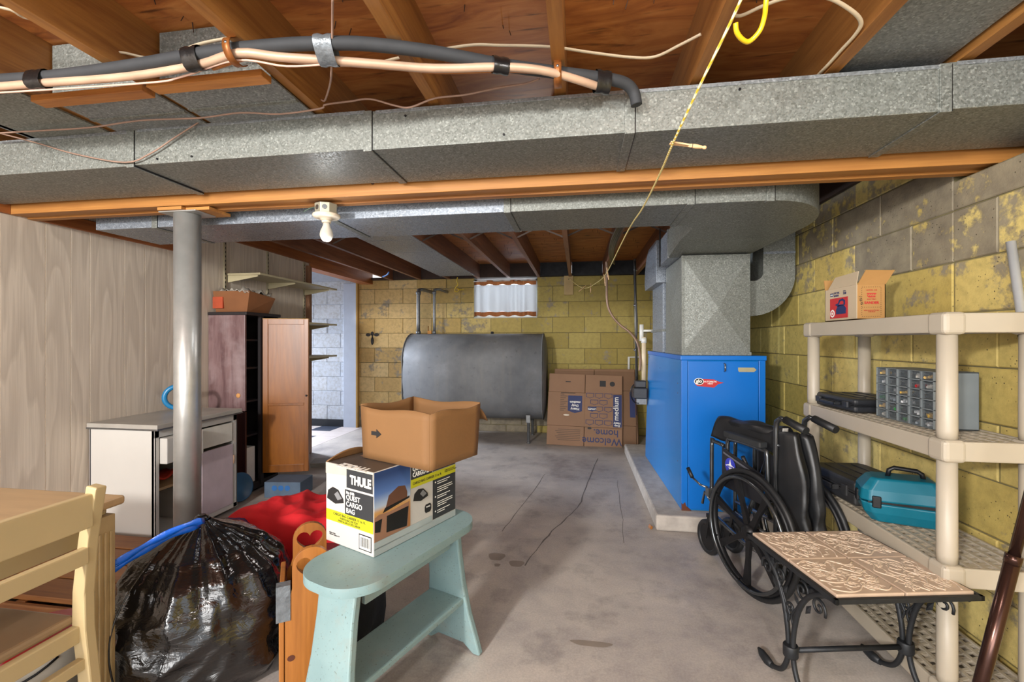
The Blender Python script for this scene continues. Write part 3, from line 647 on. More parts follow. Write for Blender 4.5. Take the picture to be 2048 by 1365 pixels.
for x in (-.68, .68):
    for y in (-.24, .22):
        MB().lathe([(.024, 0), (.024, .012), (.017, .014), (.017, .3)], 14, TR((x, y, 0))).build('leg', STEEL, tk)
        MB().cbox((x, y-.03, .29), (.05, .02, .09)).build('leg_bracket', STEEL, tk, bevel=.002)
for x, r_ in ((-.75, .023), (-.54, .017)):
    MB().tube([(x, -.02, 1.28), (x, -.02, 1.80), (x+.01, 0, 1.845), (x+.03, .06, 1.86), (x+.05, .375, 1.86)], r_, 14, k=3).build('vent_pipe', STEEL, tk)
    for z in (1.29, 1.79): MB().lathe([(r_*1.35, 0), (r_*1.4, .02), (r_*1.35, .04)], 14, TR((x, -.02, z))).build('coupling', STEEL, tk)
MB().cbox((-.6, -.02, 1.31), (.05, .03, .04)).lathe([(.006, 0), (.006, .07)], 8, TR((-.62, -.02, 1.32))).build('gauge', plain('brass', '9a6a34', .4, .6), tk)
MB().lathe([(.02, 0), (.02, .025), (.008, .03)], 10, TR((.2, 0, 1.288))).build('plug', BLACK, tk)
# scuffed band of old lettering: worn patch
wall_hook = empty('wall_bracket', (-2.825, YB, 1.2), 0, 'black cross shaped valve handle mark on the tan part of the far wall', 'bracket')
SOOT = plain('soot', '2a2420', .8, var=.3); b = MB()
for cx, cz, rx, rz in ((-.06, .085, .035, .022), (.06, .085, .035, .022), (0, .1, .022, .03), (0, .0, .02, .055)): b.prism(circ(cx, cz, rx, 14, rz), 0, .012, frame((0, 0, 0), (1, 0, 0), (0, 0, 1)))
b.box(-.008, -.012, .03, .008, 0, .1).build('handle', SOOT, wall_hook, bevel=.003)
YR = wire('hanging_twine', [(-1.56, 5.60, 2.03), (-1.57, 5.60, 1.98), (-1.555, 5.60, 1.94), (-1.585, 5.6, 1.90), (-1.60, 5.60, 1.86), (-1.565, 5.60, 1.84), (-1.545, 5.60, 1.87), (-1.57, 5.6, 1.885), (-1.53, 5.6, 1.87), (-1.47, 5.6, 1.865)], .006, YEL, 'knotted yellow cord hanging from a joist left of the window', 'cord')
wire('blue_cable', [(-2.45, 5.3, 2.02), (-2.4, 5.2, 2.0), (-2.3, 5.1, 2.01), (-2.26, 5.05, 2.03)], .009, plain('blue_cable', '2b6fb5', .4), 'short blue cable on the joist near the far wall', 'cable')
# wiring loom under far joist
lm = MB()
for k in range(4): lm.tube([(.30+.012*k, 2.6, 2.01-.01*(k % 2)), (.27+.012*k, 3.1, 1.995), (.255+.01*k, 3.6, 1.985-.008*k), (.28+.01*k, 4.1, 1.97), (.36, 4.6, 1.985+.008*k)], .009, 8, k=5)
tag(lm.build('cable_bundle', plain('black_cable', '191a1c', .35, var=.3)), 'bundle of shiny black cables strapped under the far joist', 'cable')
wire('flexible_hose', [(.282, 4.6, 2.01), (.287, 4.6, 1.926), (.287, 4.6, 1.62), (.327, 4.6, 1.477), (.416, 4.6, 1.365), (.51, 4.58, 1.288), (.575, 4.52, 1.19), (.595, 4.45, 1.04), (.585, 4.42, .91)], .012, plain('brown_hose', '8a6f5a', .45, .2), 'brown flexible hose drooping from the joists to the black pump', 'hose')
for x, y, z0, r_, lab in ((.556, 4.56, .80, .013, 'dark steel pipe rising beside the furnace with black cable'),):
    p = empty('service_pipe', (x, y, z0), 0, lab, 'pipe'); MB().tube([(.02, 0, 0), (0, 0, 1.22)], r_, 10).build('pipe', plain('dark_pipe', '5b5b58', .4, .4), p)
    MB().tube([(.018, -.015, 0), (.012, -.018, .3), (.022, -.016, .6), (.004, -.018, .9), (.0, -.016, 1.2)], .006, 8, k=4).build('cable', BLACK, p)
    for z in (.3, .75, 1.1): MB().lathe([(.017, 0), (.017, .02)], 10, TR((.006, 0, z))).build('clip', CHROME, p)
pv = empty('drain_pipe', (.628, 4.44, .80), 0, 'white plastic drain pipe with tee beside the furnace', 'pipe')
MB().tube([(0, 0, 0), (0, 0, .44)], .021, 14).build('pipe', plain('cream_pvc', 'd9c7a8', .45), pv); MB().tube([(-.02, .01, .4), (-.02, .01, .56)], .02, 14).lathe([(.026, 0), (.026, .05)], 14, TR((0, 0, .38))).build('tee', PVC, pv)
MB().tube([(-.02, .01, .5), (.12, .0, .5)], .012, 10).lathe([(.018, 0), (.018, .08)], 10, TR((.11, 0, .46))).build('branch', PVC, pv)
wc = empty('wall_conduit', (.7, YB, .84), 0, 'white pipe bend on the wall behind the flattened boxes', 'pipe')
MB().tube([(-.07, -.02, -.15), (-.07, -.02, .155), (.06, -.02, .155)], .016, 10).build('pipe', PVC, wc)
cp = empty('condensate_pump', (.575, 4.32, .66), 0, 'black condensate pump hung on the side of the blue furnace', 'pump')
MB().box(-.065, -.06, .0, .06, .1, .1).build('tank', DKGREY, cp, bevel=.008); MB().box(-.045, -.03, .1, .055, .09, .165).build('motor_cover', DKGREY, cp, bevel=.008)
MB().tube([(-.06, -.03, .13), (-.085, -.04, .09), (-.085, -.03, .02), (-.05, 0, -.04), (-.01, 0, -.05)], .006, 8, k=4).build('cord', BLACK, cp)
MB().box(-.03, 0, -.06, .06, .05, 0).build('bracket', STEEL, cp)

# ------------------------------------------------------------ flattened cartons leaning on the wall
def sheet(a0, y0, y1, w, h, rz, label, mat, k):
    """thin carton: lower edge at y0, upper edge further back at y1"""
    t = math.atan2(y1-y0, math.sqrt(max(h*h-(y1-y0)**2, .01)))
    s_ = empty('flattened_carton', (a0, y0, .004), 0, label, 'carton', 'flattened cartons leaning on the far wall')
    s_.rotation_euler = Euler((PI/2-t, 0, 0)); s_.rotation_mode = 'XYZ'
    M = Matrix.Rotation(rz, 4, 'Z')
    return s_, M
names = ['innermost flattened carton against the far wall', 'flattened carton second from the far wall', 'flattened carton third from the far wall', 'flattened carton just behind the printed front carton', 'front flattened carton printed Welcome home upside down']
for k, (a0, y0, y1, w, h, rz) in enumerate(((-.30, 5.30, 5.70, 1.0, .93, 0), (-.31, 5.27, 5.62, .99, .915, -.01), (-.29, 5.23, 5.54, .97, .90, .004), (-.30, 5.19, 5.46, .955, .875, -.012), (-.37, 5.12, 5.36, .86, .84, -.025))):
    s_, M = sheet(a0, y0, y1, w, h, rz, names[k], CARD2, k)
    m = CARD2 if k in (4, 2) else CARD3
    fr = (0, .265, .735, 1.0)
    for q in range(3):
        for c in range(2):
            g = .003; x0, x1 = (w*.5*c+g, w*.5*(c+1)-g); b0, b1 = h*fr[q], h*fr[q+1]
            if q == 1: x0, x1 = w*.5*c, w*.5*(c+1)
            MB().box(x0, b0+.001, -.007, x1, b1-.001, .007, M).build('carton_flap' if q != 1 else 'carton_side', m, s_, bevel=.002)
    F = M @ Matrix.Translation((0, 0, .0075))
    if k in (3, 2):
        decal('printed_panel', NAVY, s_, F, rect(w*.93, h*.38, w*.995, h*.72))
    if k == 4:
        FL = F @ Matrix.Rotation(PI, 4, 'Z')    # upside down print
        def tx(t, x, y, sz, mat=NAVY, ax='CENTER', M2=None, sxx=1): text(t, sz, mat, s_, F @ Matrix.Translation((x, y, .0012 if mat is INKW else .0004)) @ (Matrix.Rotation(PI, 4, 'Z') if M2 is None else M2), 'printed_lettering', ax, sxx, bold=.0012)
        tx('Welcome', .63, .105, .112); tx('home.', .675, .2, .112)
        decal('printed_panel', NAVY, s_, F, [(.235, .40), (.235, .58), (.40, .58), (.40, .40), (.3175, .375)])
        tx('Heavy', .318, .435, .04, INKW); tx('Duty', .318, .475, .04, INKW); tx('medium', .318, .515, .038, INKW)
        decal('printed_panel', NAVY, s_, F, rect(.755, .235, .853, .61))
        tx('medium', .815, .31, .085, INKW, 'LEFT', Matrix.Rotation(PI/2, 4, 'Z')); tx('Heavy', .80, .29, .03, INKW); tx('Duty', .80, .262, .03, INKW)
        b = MB()
        def shield(cx, cy, ww, hh, th=.006):
            o_ = [(-ww, hh), (ww, hh), (ww, -hh*.45), (ww*.35, -hh*.7), (0, -hh), (-ww*.35, -hh*.7), (-ww, -hh*.45)]
            return [(cx+x, cy+y) for x, y in o_], [(cx+x*(1-th/ww), cy+y*(1-th/hh)) for x, y in o_]
        for r_ in range(5):
            for c_ in range(3):
                cx, cy = .49+.105*c_+(.05 if r_ % 2 else 0), .275+.078*r_
                if cx > .71 or (r_ == 2 and c_ == 0): continue
                a_, i_ = shield(cx, cy, .045, .032); b.prism([a_, i_], 0, .0006, F)
        b.build('printed_pattern', NAVY, s_)
        a_, i_ = shield(.515, .43, .05, .03); decal('printed_panel', NAVY, s_, F, a_); tx("LOWE'S", .515, .442, .027, INKW)
        b = MB()
        for q in range(10): b.prism(rect(.145, .40+.021*q, .19+.02*(q % 3), .405+.021*q), 0, .0006, F)
        for q in range(7): b.prism(rect(.13-.015*(q % 3), .06+.02*q, .385, .064+.02*q), 0, .0006, F)
        b.prism(rect(.15, .605, .32, .612), 0, .0006, F).prism(rect(.2, .74, .26, .75), 0, .0006, F)
        b.prism(circ(.745, .735, .03, 18), 0, .0006, F).prism(rect(.6, .70, .67, .77), 0, .0003, F).prism(circ(.49, .21, .024, 14, .012), 0, .0006, F)
        b.build('printed_small_text', INK, s_)
        MB().prism(circ(.22, .35, .035, 14, .01), 0, .0007, F).build('hand_hole', plain('pale_gap', 'd8cdbb', .7), s_)
# ------------------------------------------------------------ furnace on its pad
PADM = plain('pad_concrete', 'a8a097', .85, var=.2, scale=14, bump=.5, bscale=40)
pad = MB(); pad.box(.485, 2.9, 0, XR-.004, 4.86, .1)
tag(pad.build('furnace_pad', PADM, bevel=.012), 'raised concrete pad under the blue furnace', 'pad')
BLUE = plain('blue_enamel', '0567bd', .3, var=.05, scale=2); BLUE2 = plain('blue_enamel_side', '0c76bd', .26, var=.06, scale=2)
fu = empty('furnace', (.66, 3.0, .101), 0, 'bright blue sheet metal furnace standing on the concrete pad', 'furnace')
Lf = 1.37; Wf = .508; Hf = 1.005
MB().add([(.0, .012, .0), (Wf, .012, .0), (Wf, Lf, 0), (-.03, Lf, 0), (0, .012, Hf-.03), (Wf, .012, Hf-.03), (Wf, Lf, Hf-.03), (0, Lf, Hf-.03)], [(0, 3, 2, 1), (4, 5, 6, 7), (0, 1, 5, 4), (1, 2, 6, 5), (2, 3, 7, 6), (3, 0, 4, 7)]).build('casing', BLUE2, fu, bevel=.004)
MB().box(-.006, -.004, Hf-.03, Wf+.006, Lf+.004, Hf).build('top_rim', BLUE, fu, bevel=.004)
MB().box(0, 0, 0, .038, .02, Hf-.03).build('corner_post', BLUE, fu, bevel=.003); MB().box(Wf-.038, 0, 0, Wf, .02, Hf-.03).build('corner_post', BLUE, fu, bevel=.003)
MB().box(.042, .003, .01, Wf-.042, .02, Hf-.036).build('front_panel', BLUE, fu, bevel=.003)
FF = frame((0, .0025, 0), (1, 0, 0), (0, 0, 1))
MB().tube([(.262, .003, .955), (.262, -.016, .95), (.263, -.016, .91), (.263, .003, .905)], .005, 8).build('handle', CHROME, fu)
decal('name_plate', plain('plate', 'b5ad8c', .35, .4), fu, FF, [(.345, .915), (.35, .902), (.44, .902), (.455, .916), (.44, .93), (.345, .93)], .002)
decal('badge', RED, fu, FF, [(.085, .82), (.1, .808), (.2, .80), (.225, .822), (.26, .832), (.225, .84), (.2, .852), (.1, .855), (.085, .84)], .002)
decal('badge_emblem', INKW, fu, FF, circ(.108, .838, .03, 20, .022), .003); decal('badge_emblem', INK, fu, FF, circ(.108, .838, .026, 20, .018), .0036)
text('glo', .03, INKW, fu, FF @ Matrix.Translation((.108, .831, .004)), ax='CENTER', bold=.001)
text('AUTOMATIC\nHEAT', .0135, INKW, fu, FF @ Matrix.Translation((.178, .833, .0024)), ax='CENTER', bold=.0003)
decal('rust_patch', plain('rust', '5a2c17', .8, var=.3), fu, frame((0, -.0005, 0), (1, 0, 0), (0, 0, 1)), [(0, 0), (.06, 0), (.05, .014), (.03, .03), (.022, .055), (.008, .04), (0, .05)], .001)
b = MB()
for q in range(14): b.lathe([(.004, 0), (.003, .002)], 8, Matrix.Translation((-.002, random.choice([.1, .75, 1.3]), .1+.065*q)) @ Matrix.Rotation(-PI/2, 4, 'Y'))
b.build('screw_heads', CHROME, fu)
# plenum and ducts standing on the furnace
pl = empty('plenum', (.677, 3.045, 1.107), 0, 'galvanised plenum box with cross-broken front on the furnace', 'duct')
w, d, h = .416, .56, .655; cx, cz = w*.55, h*.42
def xface(p, M, w, h, e):
    MB().add([(0, 0, 0), (w, 0, 0), (w, h, 0), (0, h, 0), (w*.52, h*.45, e)], [(0, 1, 4), (1, 2, 4), (2, 3, 4), (3, 0, 4)], M).build('front_sheet', GALV, p)
MB().box(.002, .002, 0, w-.002, d, h).build('box', GALV_B, pl)
xface(pl, frame((0, 0, .02), (1, 0, 0), (0, 0, 1)), w, h-.02, .022)
xface(pl, frame((0, d, .02), (0, -1, 0), (0, 0, 1)), d, h-.02, .018)
MB().box(-.006, -.006, 0, w+.006, d, .022).box(-.007, -.007, .02, .008, .008, h).build('corner_flange', GALV, pl, bevel=.001)
rp_ = empty('return_drop', (.675, 3.72, 1.107), 0, 'second galvanised duct rising from the back of the furnace', 'duct')
MB().box(.0, 0, 0, .4, .5, .58).build('box', GALV_B, rp_, bevel=.002); MB().box(-.01, -.01, .17, .41, .51, .19).build('flange', GALV, rp_)
P = [(-.02, .56), (.45, .56)]+[(.45, .8)]+[(.3, .86), (.1, .84), (.02, .78), (-.02, .68)]
MB().prism([(y, z) for y, z in [(-.05, .56), (.55, .56), (.58, .62), (.56, .74), (.48, .84), (.35, .9), (-.05, .9)]], 0, .42, frame((-.06, 0, 0), (0, 1, 0), (0, 0, 1))).build('elbow', GALV_B, rp_, bevel=.003)
eb = empty('branch_duct', (1.1, 3.22, 1.2), 0, 'galvanised elbow duct dropping beside the wall into the plenum', 'duct')
# vertical then curving to the left into the plenum
OUT = [(.0, .17), (.06, .17)]+[(.06+.28*math.sin(a), .17+.28-.28*math.cos(a)) for a in [i*PI/2/12 for i in range(1, 13)]]+[(.34, .84)]
INN = [(.14, .84), (.14, .47)]+[(.08+.06*math.cos(a), .45-.06*math.sin(a)+.02) for a in [i*PI/2/6 for i in range(1, 6)]]+[(.08, .41), (.0, .41)]
MB().prism(OUT+INN, -.3, 0, frame((0, 0, 0), (1, 0, 0), (0, 0, 1))).build('elbow', GALV, eb, bevel=.002)
MB().box(.018, -.003, .165, .03, 0, .415).box(.14, -.003, .59, .34, 0, .605).build('drive_cleat', GALV_B, eb)

# ------------------------------------------------------------ left side: shelves, wardrobe, cabinets
SHM = plain('cream_shelf', 'b3a887', .5, var=.08)
for i, yy in enumerate((3.21, 3.71, 4.26)):
    s_ = empty('shelf_standard', (XL, yy, .95), 0, ['slotted shelf upright nearest the wardrobe', 'middle slotted shelf upright on the panelled wall', 'slotted shelf upright beside the door casing'][i], 'shelf upright', 'slotted shelf uprights')
    z1 = 1.08
    MB().box(0, -.012, 0, .014, .012, z1).build('channel', plain('standard_metal', '9a9078', .45, .3), s_, bevel=.002)
    b = MB()
    for q in range(30): b.box(.014, -.004, .02+q*.035, .0146, .004, .036+q*.035)
    b.build('slots', BLACK, s_)
for i, (z, y0) in enumerate(((1.735, 3.22), (1.362, 3.62), (1.035, 3.62))):
    s_ = empty('wall_shelf', (XL+.016, y0, z), 0, ['long top wall shelf above the open wardrobe door', 'middle wall shelf beside the wardrobe door', 'lowest wall shelf beside the wardrobe door'][i], 'shelf', 'wall shelves on slotted uprights')
    MB().box(.005, 0, 0, .3, 4.37-y0, .018).build('board', SHM, s_, bevel=.003)
    for yy in (3.71, 4.26) + ((3.235,) if i == 0 else ()):
        MB().prism([(0, -.055), (0, 0), (.27, 0), (.27, -.012), (.04, -.05)], -.004, .004, frame((0, yy-y0, -.0005), (1, 0, 0), (0, 0, 1))).build('bracket', SHM, s_)
# wardrobe
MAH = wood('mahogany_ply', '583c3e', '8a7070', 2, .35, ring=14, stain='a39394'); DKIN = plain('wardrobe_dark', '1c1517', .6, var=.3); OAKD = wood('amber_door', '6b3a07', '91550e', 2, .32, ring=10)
wd = empty('wardrobe', (XL+.005, 3.05, 0), 0, 'tall dark mahogany wardrobe standing against the panelled wall', 'wardrobe')
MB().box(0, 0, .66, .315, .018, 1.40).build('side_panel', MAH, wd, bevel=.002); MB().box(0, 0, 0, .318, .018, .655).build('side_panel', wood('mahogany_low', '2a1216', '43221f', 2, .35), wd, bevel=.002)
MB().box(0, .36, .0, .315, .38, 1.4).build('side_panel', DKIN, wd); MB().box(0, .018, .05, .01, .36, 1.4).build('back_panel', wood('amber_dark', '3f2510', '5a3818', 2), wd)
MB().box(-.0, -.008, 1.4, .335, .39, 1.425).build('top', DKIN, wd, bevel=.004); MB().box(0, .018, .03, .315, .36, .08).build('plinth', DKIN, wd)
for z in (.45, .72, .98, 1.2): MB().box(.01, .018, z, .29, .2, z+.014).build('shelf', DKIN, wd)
MB().box(.295, .165, .05, .32, .2, 1.4).build('stile', DKIN, wd)
MB().lathe([(.02, 0), (.018, .004), (.008, .006), (0, .006)], 7, TR((.26, 0, .78), (PI/2, 0, 0))).build('torn_spot', plain('bare_wood', 'c08a52', .8, var=.3), wd)
MB().box(.12, .03, .08, .28, .15, .36).build('stored_papers', plain('paper', 'cfccc4', .7), wd)
# open door
a = math.atan2(.10, .33); dM = Matrix.Translation((.325, .185, .135)) @ Matrix.Rotation(a, 4, 'Z')
dr = MB().box(0, 0, 0, .35, .018, 1.245, dM).build('door', OAKD, wd, bevel=.002)
b = MB()
for x0, z0, x1, z1 in ((0, 0, .04, 1.245), (.315, 0, .35, 1.245), (.04, 0, .315, .06), (.04, .54, .315, .56), (.04, 1.2, .315, 1.245)): b.box(x0, -.008, z0, x1, .001, z1, dM)
b.build('door_frame', OAKD, dr, bevel=.002)
MB().box(.0, -.007, 1.235, .35, .02, 1.248, dM).build('raw_edge', plain('raw_edge', 'c39a5e', .8, var=.4, scale=60), dr)
MB().lathe([(.006, 0), (.008, .01), (.004, .014)], 10, dM @ TR((.335, -.008, .62), (PI/2, 0, 0))).build('knob', BLACK, dr)
# carton with papers on top of the wardrobe
pb = empty('paper_carton', (XL+.03, 3.1, 1.426), 0, 'worn brown carton of papers on top of the wardrobe', 'carton')
MB().add([(0, 0, 0), (.25, .02, 0), (.25, .26, 0), (0, .26, 0), (-.01, -.02, .165), (.29, .0, .165), (.3, .28, .13), (-.01, .28, .165)], [(0, 3, 2, 1), (0, 1, 5, 4), (1, 2, 6, 5), (2, 3, 7, 6), (3, 0, 4, 7)]).build('carton_body', card('worn_card', '7d4e2a', .2), pb, solid=.005)
def pf(u, v): return (-.005+u*.29, -.01+v*.27, .15+.035*math.sin(u*9+v*5)*math.sin(v*7)+.03*(1-abs(2*u-1))+.01*math.sin(u*40+v*23))
MB().grid(24, 18, pf).build('papers', plain('grey_papers', '9c968c', .8, var=.45, scale=30), pb, solid=.003)
MB().box(-.012, -.024, .03, .07, -.008, .12, Matrix.Rotation(.08, 4, 'Z')).build('printed_panel', plain('red_orange', 'a8431f', .6, var=.3), pb)
# white metal cabinet
wc_ = empty('metal_cabinet', (XL+.01, 2.2, 0), 0, 'white enamelled metal cabinet with grey top behind the steel post', 'cabinet')
CW, CD, CH = .44, .62, .69
MB().box(0, 0, .03, CW, .012, CH).build('side_panel', WHITE, wc_, bevel=.003); MB().box(0, CD-.012, .03, CW, CD, CH).build('side_panel', WHITE, wc_, bevel=.003)
MB().box(0, 0, .03, .01, CD, CH).box(0, 0, .03, CW, CD, .06).build('carcass', WHITE, wc_); MB().box(.01, .012, .32, CW-.03, .3, .335).build('shelf', plain('shelf_tan', 'a58a63', .6), wc_)
MB().box(.01, .295, .06, CW, .31, CH).box(CW-.02, 0, .03, CW, .03, CH).box(CW-.02, CD-.035, .03, CW, CD, CH).box(CW-.02, 0, CH-.05, CW, CD, CH).build('face_frame', WHITE, wc_, bevel=.002)
MB().box(-.005, -.012, CH, CW+.03, CD+.015, CH+.03).build('worktop', plain('grey_laminate', 'a09b93', .4, var=.15, scale=6), wc_, bevel=.004)
MB().box(-.006, -.014, CH-.004, CW+.033, CD+.017, CH+.006).build('metal_edge', CHROME, wc_, bevel=.002)
MB().box(CW-.02, .035, CH-.205, CW+.045, .29, CH-.055).build('drawer', WHITE, wc_, bevel=.005)
MB().box(CW-.012, .325, CH-.19, CW+.004, CD-.045, CH-.06).build('drawer', plain('white_enamel2', 'cfccc2', .35), wc_, bevel=.004)
dd = MB().box(CW-.012, .32, .06, CW+.004, CD-.04, CH-.21).build('door', plain('mauve_enamel', 'b9a9b0', .4), wc_, bevel=.004)
MB().tube([(CW+.006, CD-.037, .34), (CW+.006, CD-.037, .4)], .005, 8).build('hinge', plain('hinge', '9a7d66', .5), dd)
rc = MB().grid(14, 12, lambda u, v: (.16*u, .22*v, .03+.03*math.sin(u*5)*math.sin(v*6)+.03*u*(1-v)))
o = rc.build('red_cloth', plain('red_orange_cloth', 'b02f14', .9), None, solid=.012); o.location = (XL+.22, 2.27, .345); tag(o, 'folded red cloth on the shelf inside the white cabinet', 'cloth')
rg = MB().tube([(.075*math.cos(a), 0, .075+.06*0+.075*math.sin(a)) for a in [i*PI/14 for i in range(28)]], .016, 10, True).build('blue_ring', plain('blue_hose', '1f78ab', .3), None)
rg.location = (-2.735, 2.68, .738); rg.rotation_euler = (0, 0, .75); tag(rg, 'blue hose ring standing on the white cabinet behind the post', 'ring')
# low wooden chest
lc = empty('wooden_pallet', (-2.79, 1.58, 0), 0, 'low pallet of brown planks on the floor in front of the white cabinet', 'pallet')
for q in range(4): MB().box(0, .01+.145*q, .07, .79, .145+.145*q, .095).build('plank', WOODC, lc, bevel=.004)
for q in range(3): MB().box(.02+.35*q, .0, 0, .07+.35*q, .58, .07).build('bearer', WOODC, lc, bevel=.004)
MB().box(0, -.02, .0, .79, .0, .07).build('front_board', WOODC, lc, bevel=.004)
# stacked tiles on the floor, blue carton
st = MB()
for q in range(4): st.box(-.12-.003*q, -.1, .011*q, .12, .1, .011*q+.009)
o = st.build('tile_stack', plain('grey_tile', '8f8a84', .6), None, bevel=.001); o.location = (-2.42, 3.98, 0); o.rotation_euler = (0, 0, .35); tag(o, 'small stack of grey tiles on the floor by the door casing', 'tiles')
bc = empty('blue_carton', (-2.25, 3.18, 0), .12, 'low blue printed carton on the floor under the open wardrobe door', 'carton')
MB().box(-.14, -.1, 0, .14, .1, .12).build('carton_body', plain('blue_grey_card', '54677c', .6, var=.2), bc, bevel=.004)
F_ = frame((0, -.1005, 0), (1, 0, 0), (0, 0, 1))
for q in range(3): decal('printed_disc', plain('bright_blue', '2a66a8', .5), bc, F_, circ(-.06+.05*q, .075, .021, 16))
bt = MB().lathe([(.0, 0), (.1, .005), (.13, .02), (.132, .04), (.12, .04), (.1, .02), (0, .015)], 24).build('blue_tray', plain('blue_plastic', '2a5577', .35), None)
bt.location = (-2.50, 2.94, .115); bt.rotation_euler = (1.35, 0, 1.35); bt.scale = (.8, .8, .8); tag(bt, 'round blue plastic tray leaning beside the white cabinet', 'tray')

# ------------------------------------------------------------ table, chair, things under it
tb = empty('dining_table', (-1.40, 1.19, 0), 0, 'cream painted table at the left edge behind the chair', 'table')
MB().box(-1.0, -1.0, .692, 0, 0, .72).build('tabletop', plain('tabletop_wood', 'a98d68', .4, var=.1, scale=5, stretch=(1, 8, 1)), tb, bevel=.009, seg=3)
MB().box(-.98, -.98, .668, -.03, -.03, .69).build('moulding', CREAM, tb, bevel=.008); MB().box(-.95, -.95, .59, -.055, -.06, .668).build('apron', CREAM, tb, bevel=.003)
for x, y in ((-.045, -.05), (-.93, -.05), (-.045, -.95)):
    b = MB().box(x-.03, y-.03, 0, x+.03, y+.03, .668)
    for q in (-.016, 0, .016): b.box(x+.03, y+q-.004, .02, x+.034, y+q+.004, .62)
    b.build('leg', plain('leg_cream', 'a08a64', .45, var=.2), tb, bevel=.006)
ch = empty('ladder_chair', (-1.325, .62, 0), 0, 'cream painted ladder-back chair pushed up to the table', 'chair')
for y in (-.19, .40):
    P = [(.05, 0), (.03, .2), (0, .45), (-.002, .56), (.018, .68), (.045, .80), (.012, .80), (-.018, .68), (-.042, .56), (-.044, .45), (-.012, .2), (.008, 0)]
    P = [(.075, 0), (.04, .2), (.012, .42), (.010, .52), (.022, .66), (.048, .805), (.014, .81), (-.012, .66), (-.03, .52), (-.032, .42), (0, .2), (.032, 0)]
    MB().prism(P, -.014, .014, frame((0, y, 0), (1, 0, 0), (0, 0, 1))).build('back_post', CREAM, ch, bevel=.004)
for z0, z1, dx in ((.70, .79, .026), (.60, .645, .012)):
    MB().box(dx-.011, -.18, z0, dx+.011, .39, z1).build('back_slat', CREAM, ch, bevel=.004)
MB().box(-.42, -.185, .43, -.03, .395, .455).build('seat', plain('seat_tan', '937b60', .45, var=.1), ch, bevel=.008)
MB().box(-.03, -.18, .385, -.005, .39, .43).build('seat_rail', CREAM, ch, bevel=.003); MB().box(-.012, -.18, .315, .012, .39, .345).build('stretcher', CREAM, ch, bevel=.003)
for y in (-.17, .375): MB().box(-.41, y-.012, .13, .02, y+.012, .155).build('stretcher', CREAM, ch, bevel=.003)
for y in (-.17, .375): MB().box(-.415, y-.018, 0, -.38, y+.018, .43).build('leg', CREAM, ch, bevel=.003)
MB().box(-.32, -.16, .19, -.29, .375, .215).box(-.2, -.16, .135, -.18, .375, .155).build('stretcher', CREAM, ch, bevel=.003)
MB().lathe([(.006, 0), (.005, .003)], 10, TR((-.01, .414, .47), (-PI/2, 0, 0))).build('bolt', plain('brass2', '8a7442', .4, .6), ch)
tu = empty('plastic_tub', (-1.775, 1.225, 0), 0, 'white plastic tub with red lid on the floor under the table', 'tub')
MB().lathe([(.115, 0), (.135, .2), (.137, .21)], 28).build('tub_body', plain('tub_white', 'd3cfc6', .45), tu); MB().lathe([(.142, .2), (.142, .225), (.13, .23), (0, .23)], 28).build('lid', plain('lid_red', 'b3161d', .4), tu)
MB().tube([(.135*math.cos(a), .135*math.sin(a)-.0, .19-.05*math.sin((a+2.2)/1.9*PI)) for a in [-2.2+i*.19 for i in range(11)]], .004, 6).build('handle', BLACK, tu)
b = MB()
for q in range(6):
    for a_ in (-1.5, -.95): b.add([(.126*math.cos(a_+t)*1.012, .126*math.sin(a_+t)*1.012, .05+.017*q+zz) for t, zz in ((0, 0), (.4, 0), (.4, .009), (0, .009))], [(0, 1, 2, 3)])
b.build('printed_lines', INK, tu)
yb = empty('yellow_jug', (-1.53, 1.0, 0), .3, 'yellow bottle with brown label on the floor under the table', 'bottle')
MB().box(-.05, -.04, 0, .05, .04, .15).lathe([(.03, .15), (.02, .18), (.02, .2)], 12).build('bottle_body', plain('yellow_plastic', 'c9a21b', .4), yb, bevel=.008); decal('printed_panel', plain('brown_label', '7a3f17', .5), yb, frame((0, -.0405, 0), (1, 0, 0), (0, 0, 1)), rect(-.035, .03, .035, .12))

